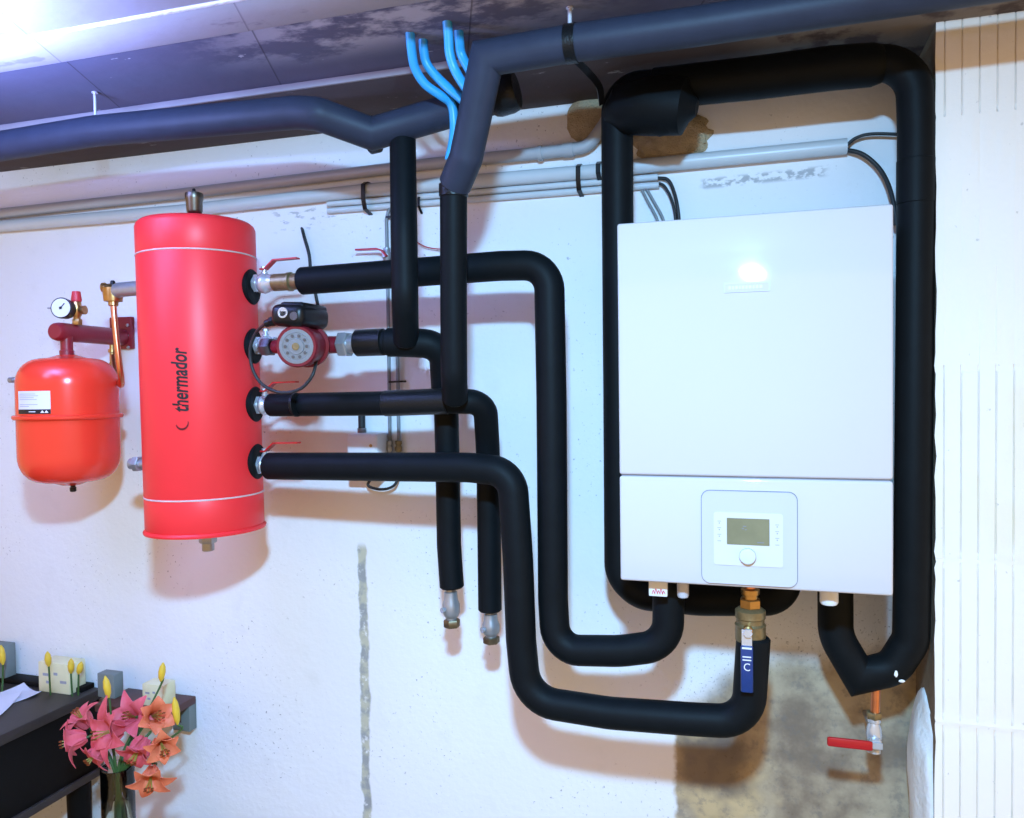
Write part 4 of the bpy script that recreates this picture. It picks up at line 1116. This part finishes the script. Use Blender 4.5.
def bud(px, py, Y, d, L, label, base=None):
    c = P(px, py, Y); a = Vector(d).normalized()
    t = thing('lily_bud', c, label, 'flower bud', 'yellow lily buds')
    MB().lathe([(.002, -L*.5), (.0075, -L*.3), (.0095, 0), (.0075, L*.28), (.0015, L*.5)], c, a, 12).build('bud', 'bud', t)
    ft = Vector(base) if base else Vector((VXc, YS, ZVT-.08))
    rim = Vector((VXc+(c.x-VXc)*.12, YS, ZVT-.01))
    pts = [c-a*L*.48, c-a*L*.75, rim, ft] if base is None else [c-a*L*.48, (c-a*L*.6+ft)/2, ft]
    MB().tube(smoothpath(pts, 8), .0026, 8).build('stem', 'stem', t)
bud(107, 687, YF+.02, (-.18, 0, 1), .058, 'yellow bud upright above the middle of the bunch')
bud(176, 711, YF+.04, (-.12, 0, 1), .072, 'yellow orange bud at the upper right of the bunch beside the grey box')
bud(162, 672, YF+.10, (.1, .1, 1), .050, 'pale yellow bud standing highest at the right, above the cream box')
# sprigs lying in and beside the boxes on the table
bz = lambda px, py, Y, zb: Vector((P(px, py, Y).x, Y, zb))
bud(48, 659, -.10, (-.1, 0, 1), .045, 'yellow bud standing in front of the cream box on the table, left one', bz(50, 680, -.10, ZT))
bud(71, 666, -.09, (.05, 0, 1), .045, 'yellow bud at the right corner of the cream box on the table', bz(72, 684, -.09, ZT))
bud(80, 668, -.08, (.3, 0, 1), .040, 'yellow bud leaning right, nearest the table corner', bz(78, 684, -.08, ZT))
bud(2, 655, -.12, (-.1, 0, 1), .060, 'yellow bud at the left edge in front of the tall grey box', bz(2, 690, -.12, ZT))

# ------------------------------------------------------------------ light
def area(name, loc, target, sx, sy, energy, col):
    l = bpy.data.lights.new(name, 'AREA'); l.shape = 'RECTANGLE'; l.size = sx; l.size_y = sy; l.energy = energy; l.color = col
    o = bpy.data.objects.new(name, l); COL.objects.link(o); o.location = loc
    o.rotation_euler = (Vector(target)-Vector(loc)).to_track_quat('-Z', 'Y').to_euler(); return o
area('ceiling_lamp', (.25, -2.0, 2.405), (-.55, -1.2, 0), .13, .11, 108, (.29, .62, 1.0))
area('ceiling_glow_fill', (-1.28, -1.0, 2.22), (-1.28, -1.03, 2.6), .30, .14, 60, (.26, .37, 1.0))  # added fill aimed upwards to tint the ceiling blue and spare the wall
l = bpy.data.lights.new('left_lamp', 'POINT'); l.energy = 9; l.color = (.32, .46, 1.0); l.shadow_soft_size = .12
o = bpy.data.objects.new('left_lamp', l); COL.objects.link(o); o.location = (-1.50, -1.10, 2.22)
w = bpy.data.worlds.new('room_glow'); sc.world = w; w.use_nodes = True
nt = w.node_tree; bg = nt.nodes['Background']
bg.inputs[0].default_value = (1.0, .66, .335, 1); bg.inputs[1].default_value = 1.0

# ------------------------------------------------------------------ camera and view
cd = bpy.data.cameras.new('camera'); co = bpy.data.objects.new('camera', cd); COL.objects.link(co)
cd.sensor_fit = 'HORIZONTAL'; cd.sensor_width = 36; cd.lens = FPX/1024*36; cd.clip_start = .02
mw = Matrix((RV, UV_, -FV)).transposed().to_4x4(); mw.translation = CAM; co.matrix_world = mw
sc.camera = co
vs_ = sc.view_settings
vs_.view_transform = 'Standard'; vs_.look = 'None'; vs_.gamma = 1; vs_.use_curve_mapping = False; vs_.exposure = 0.0
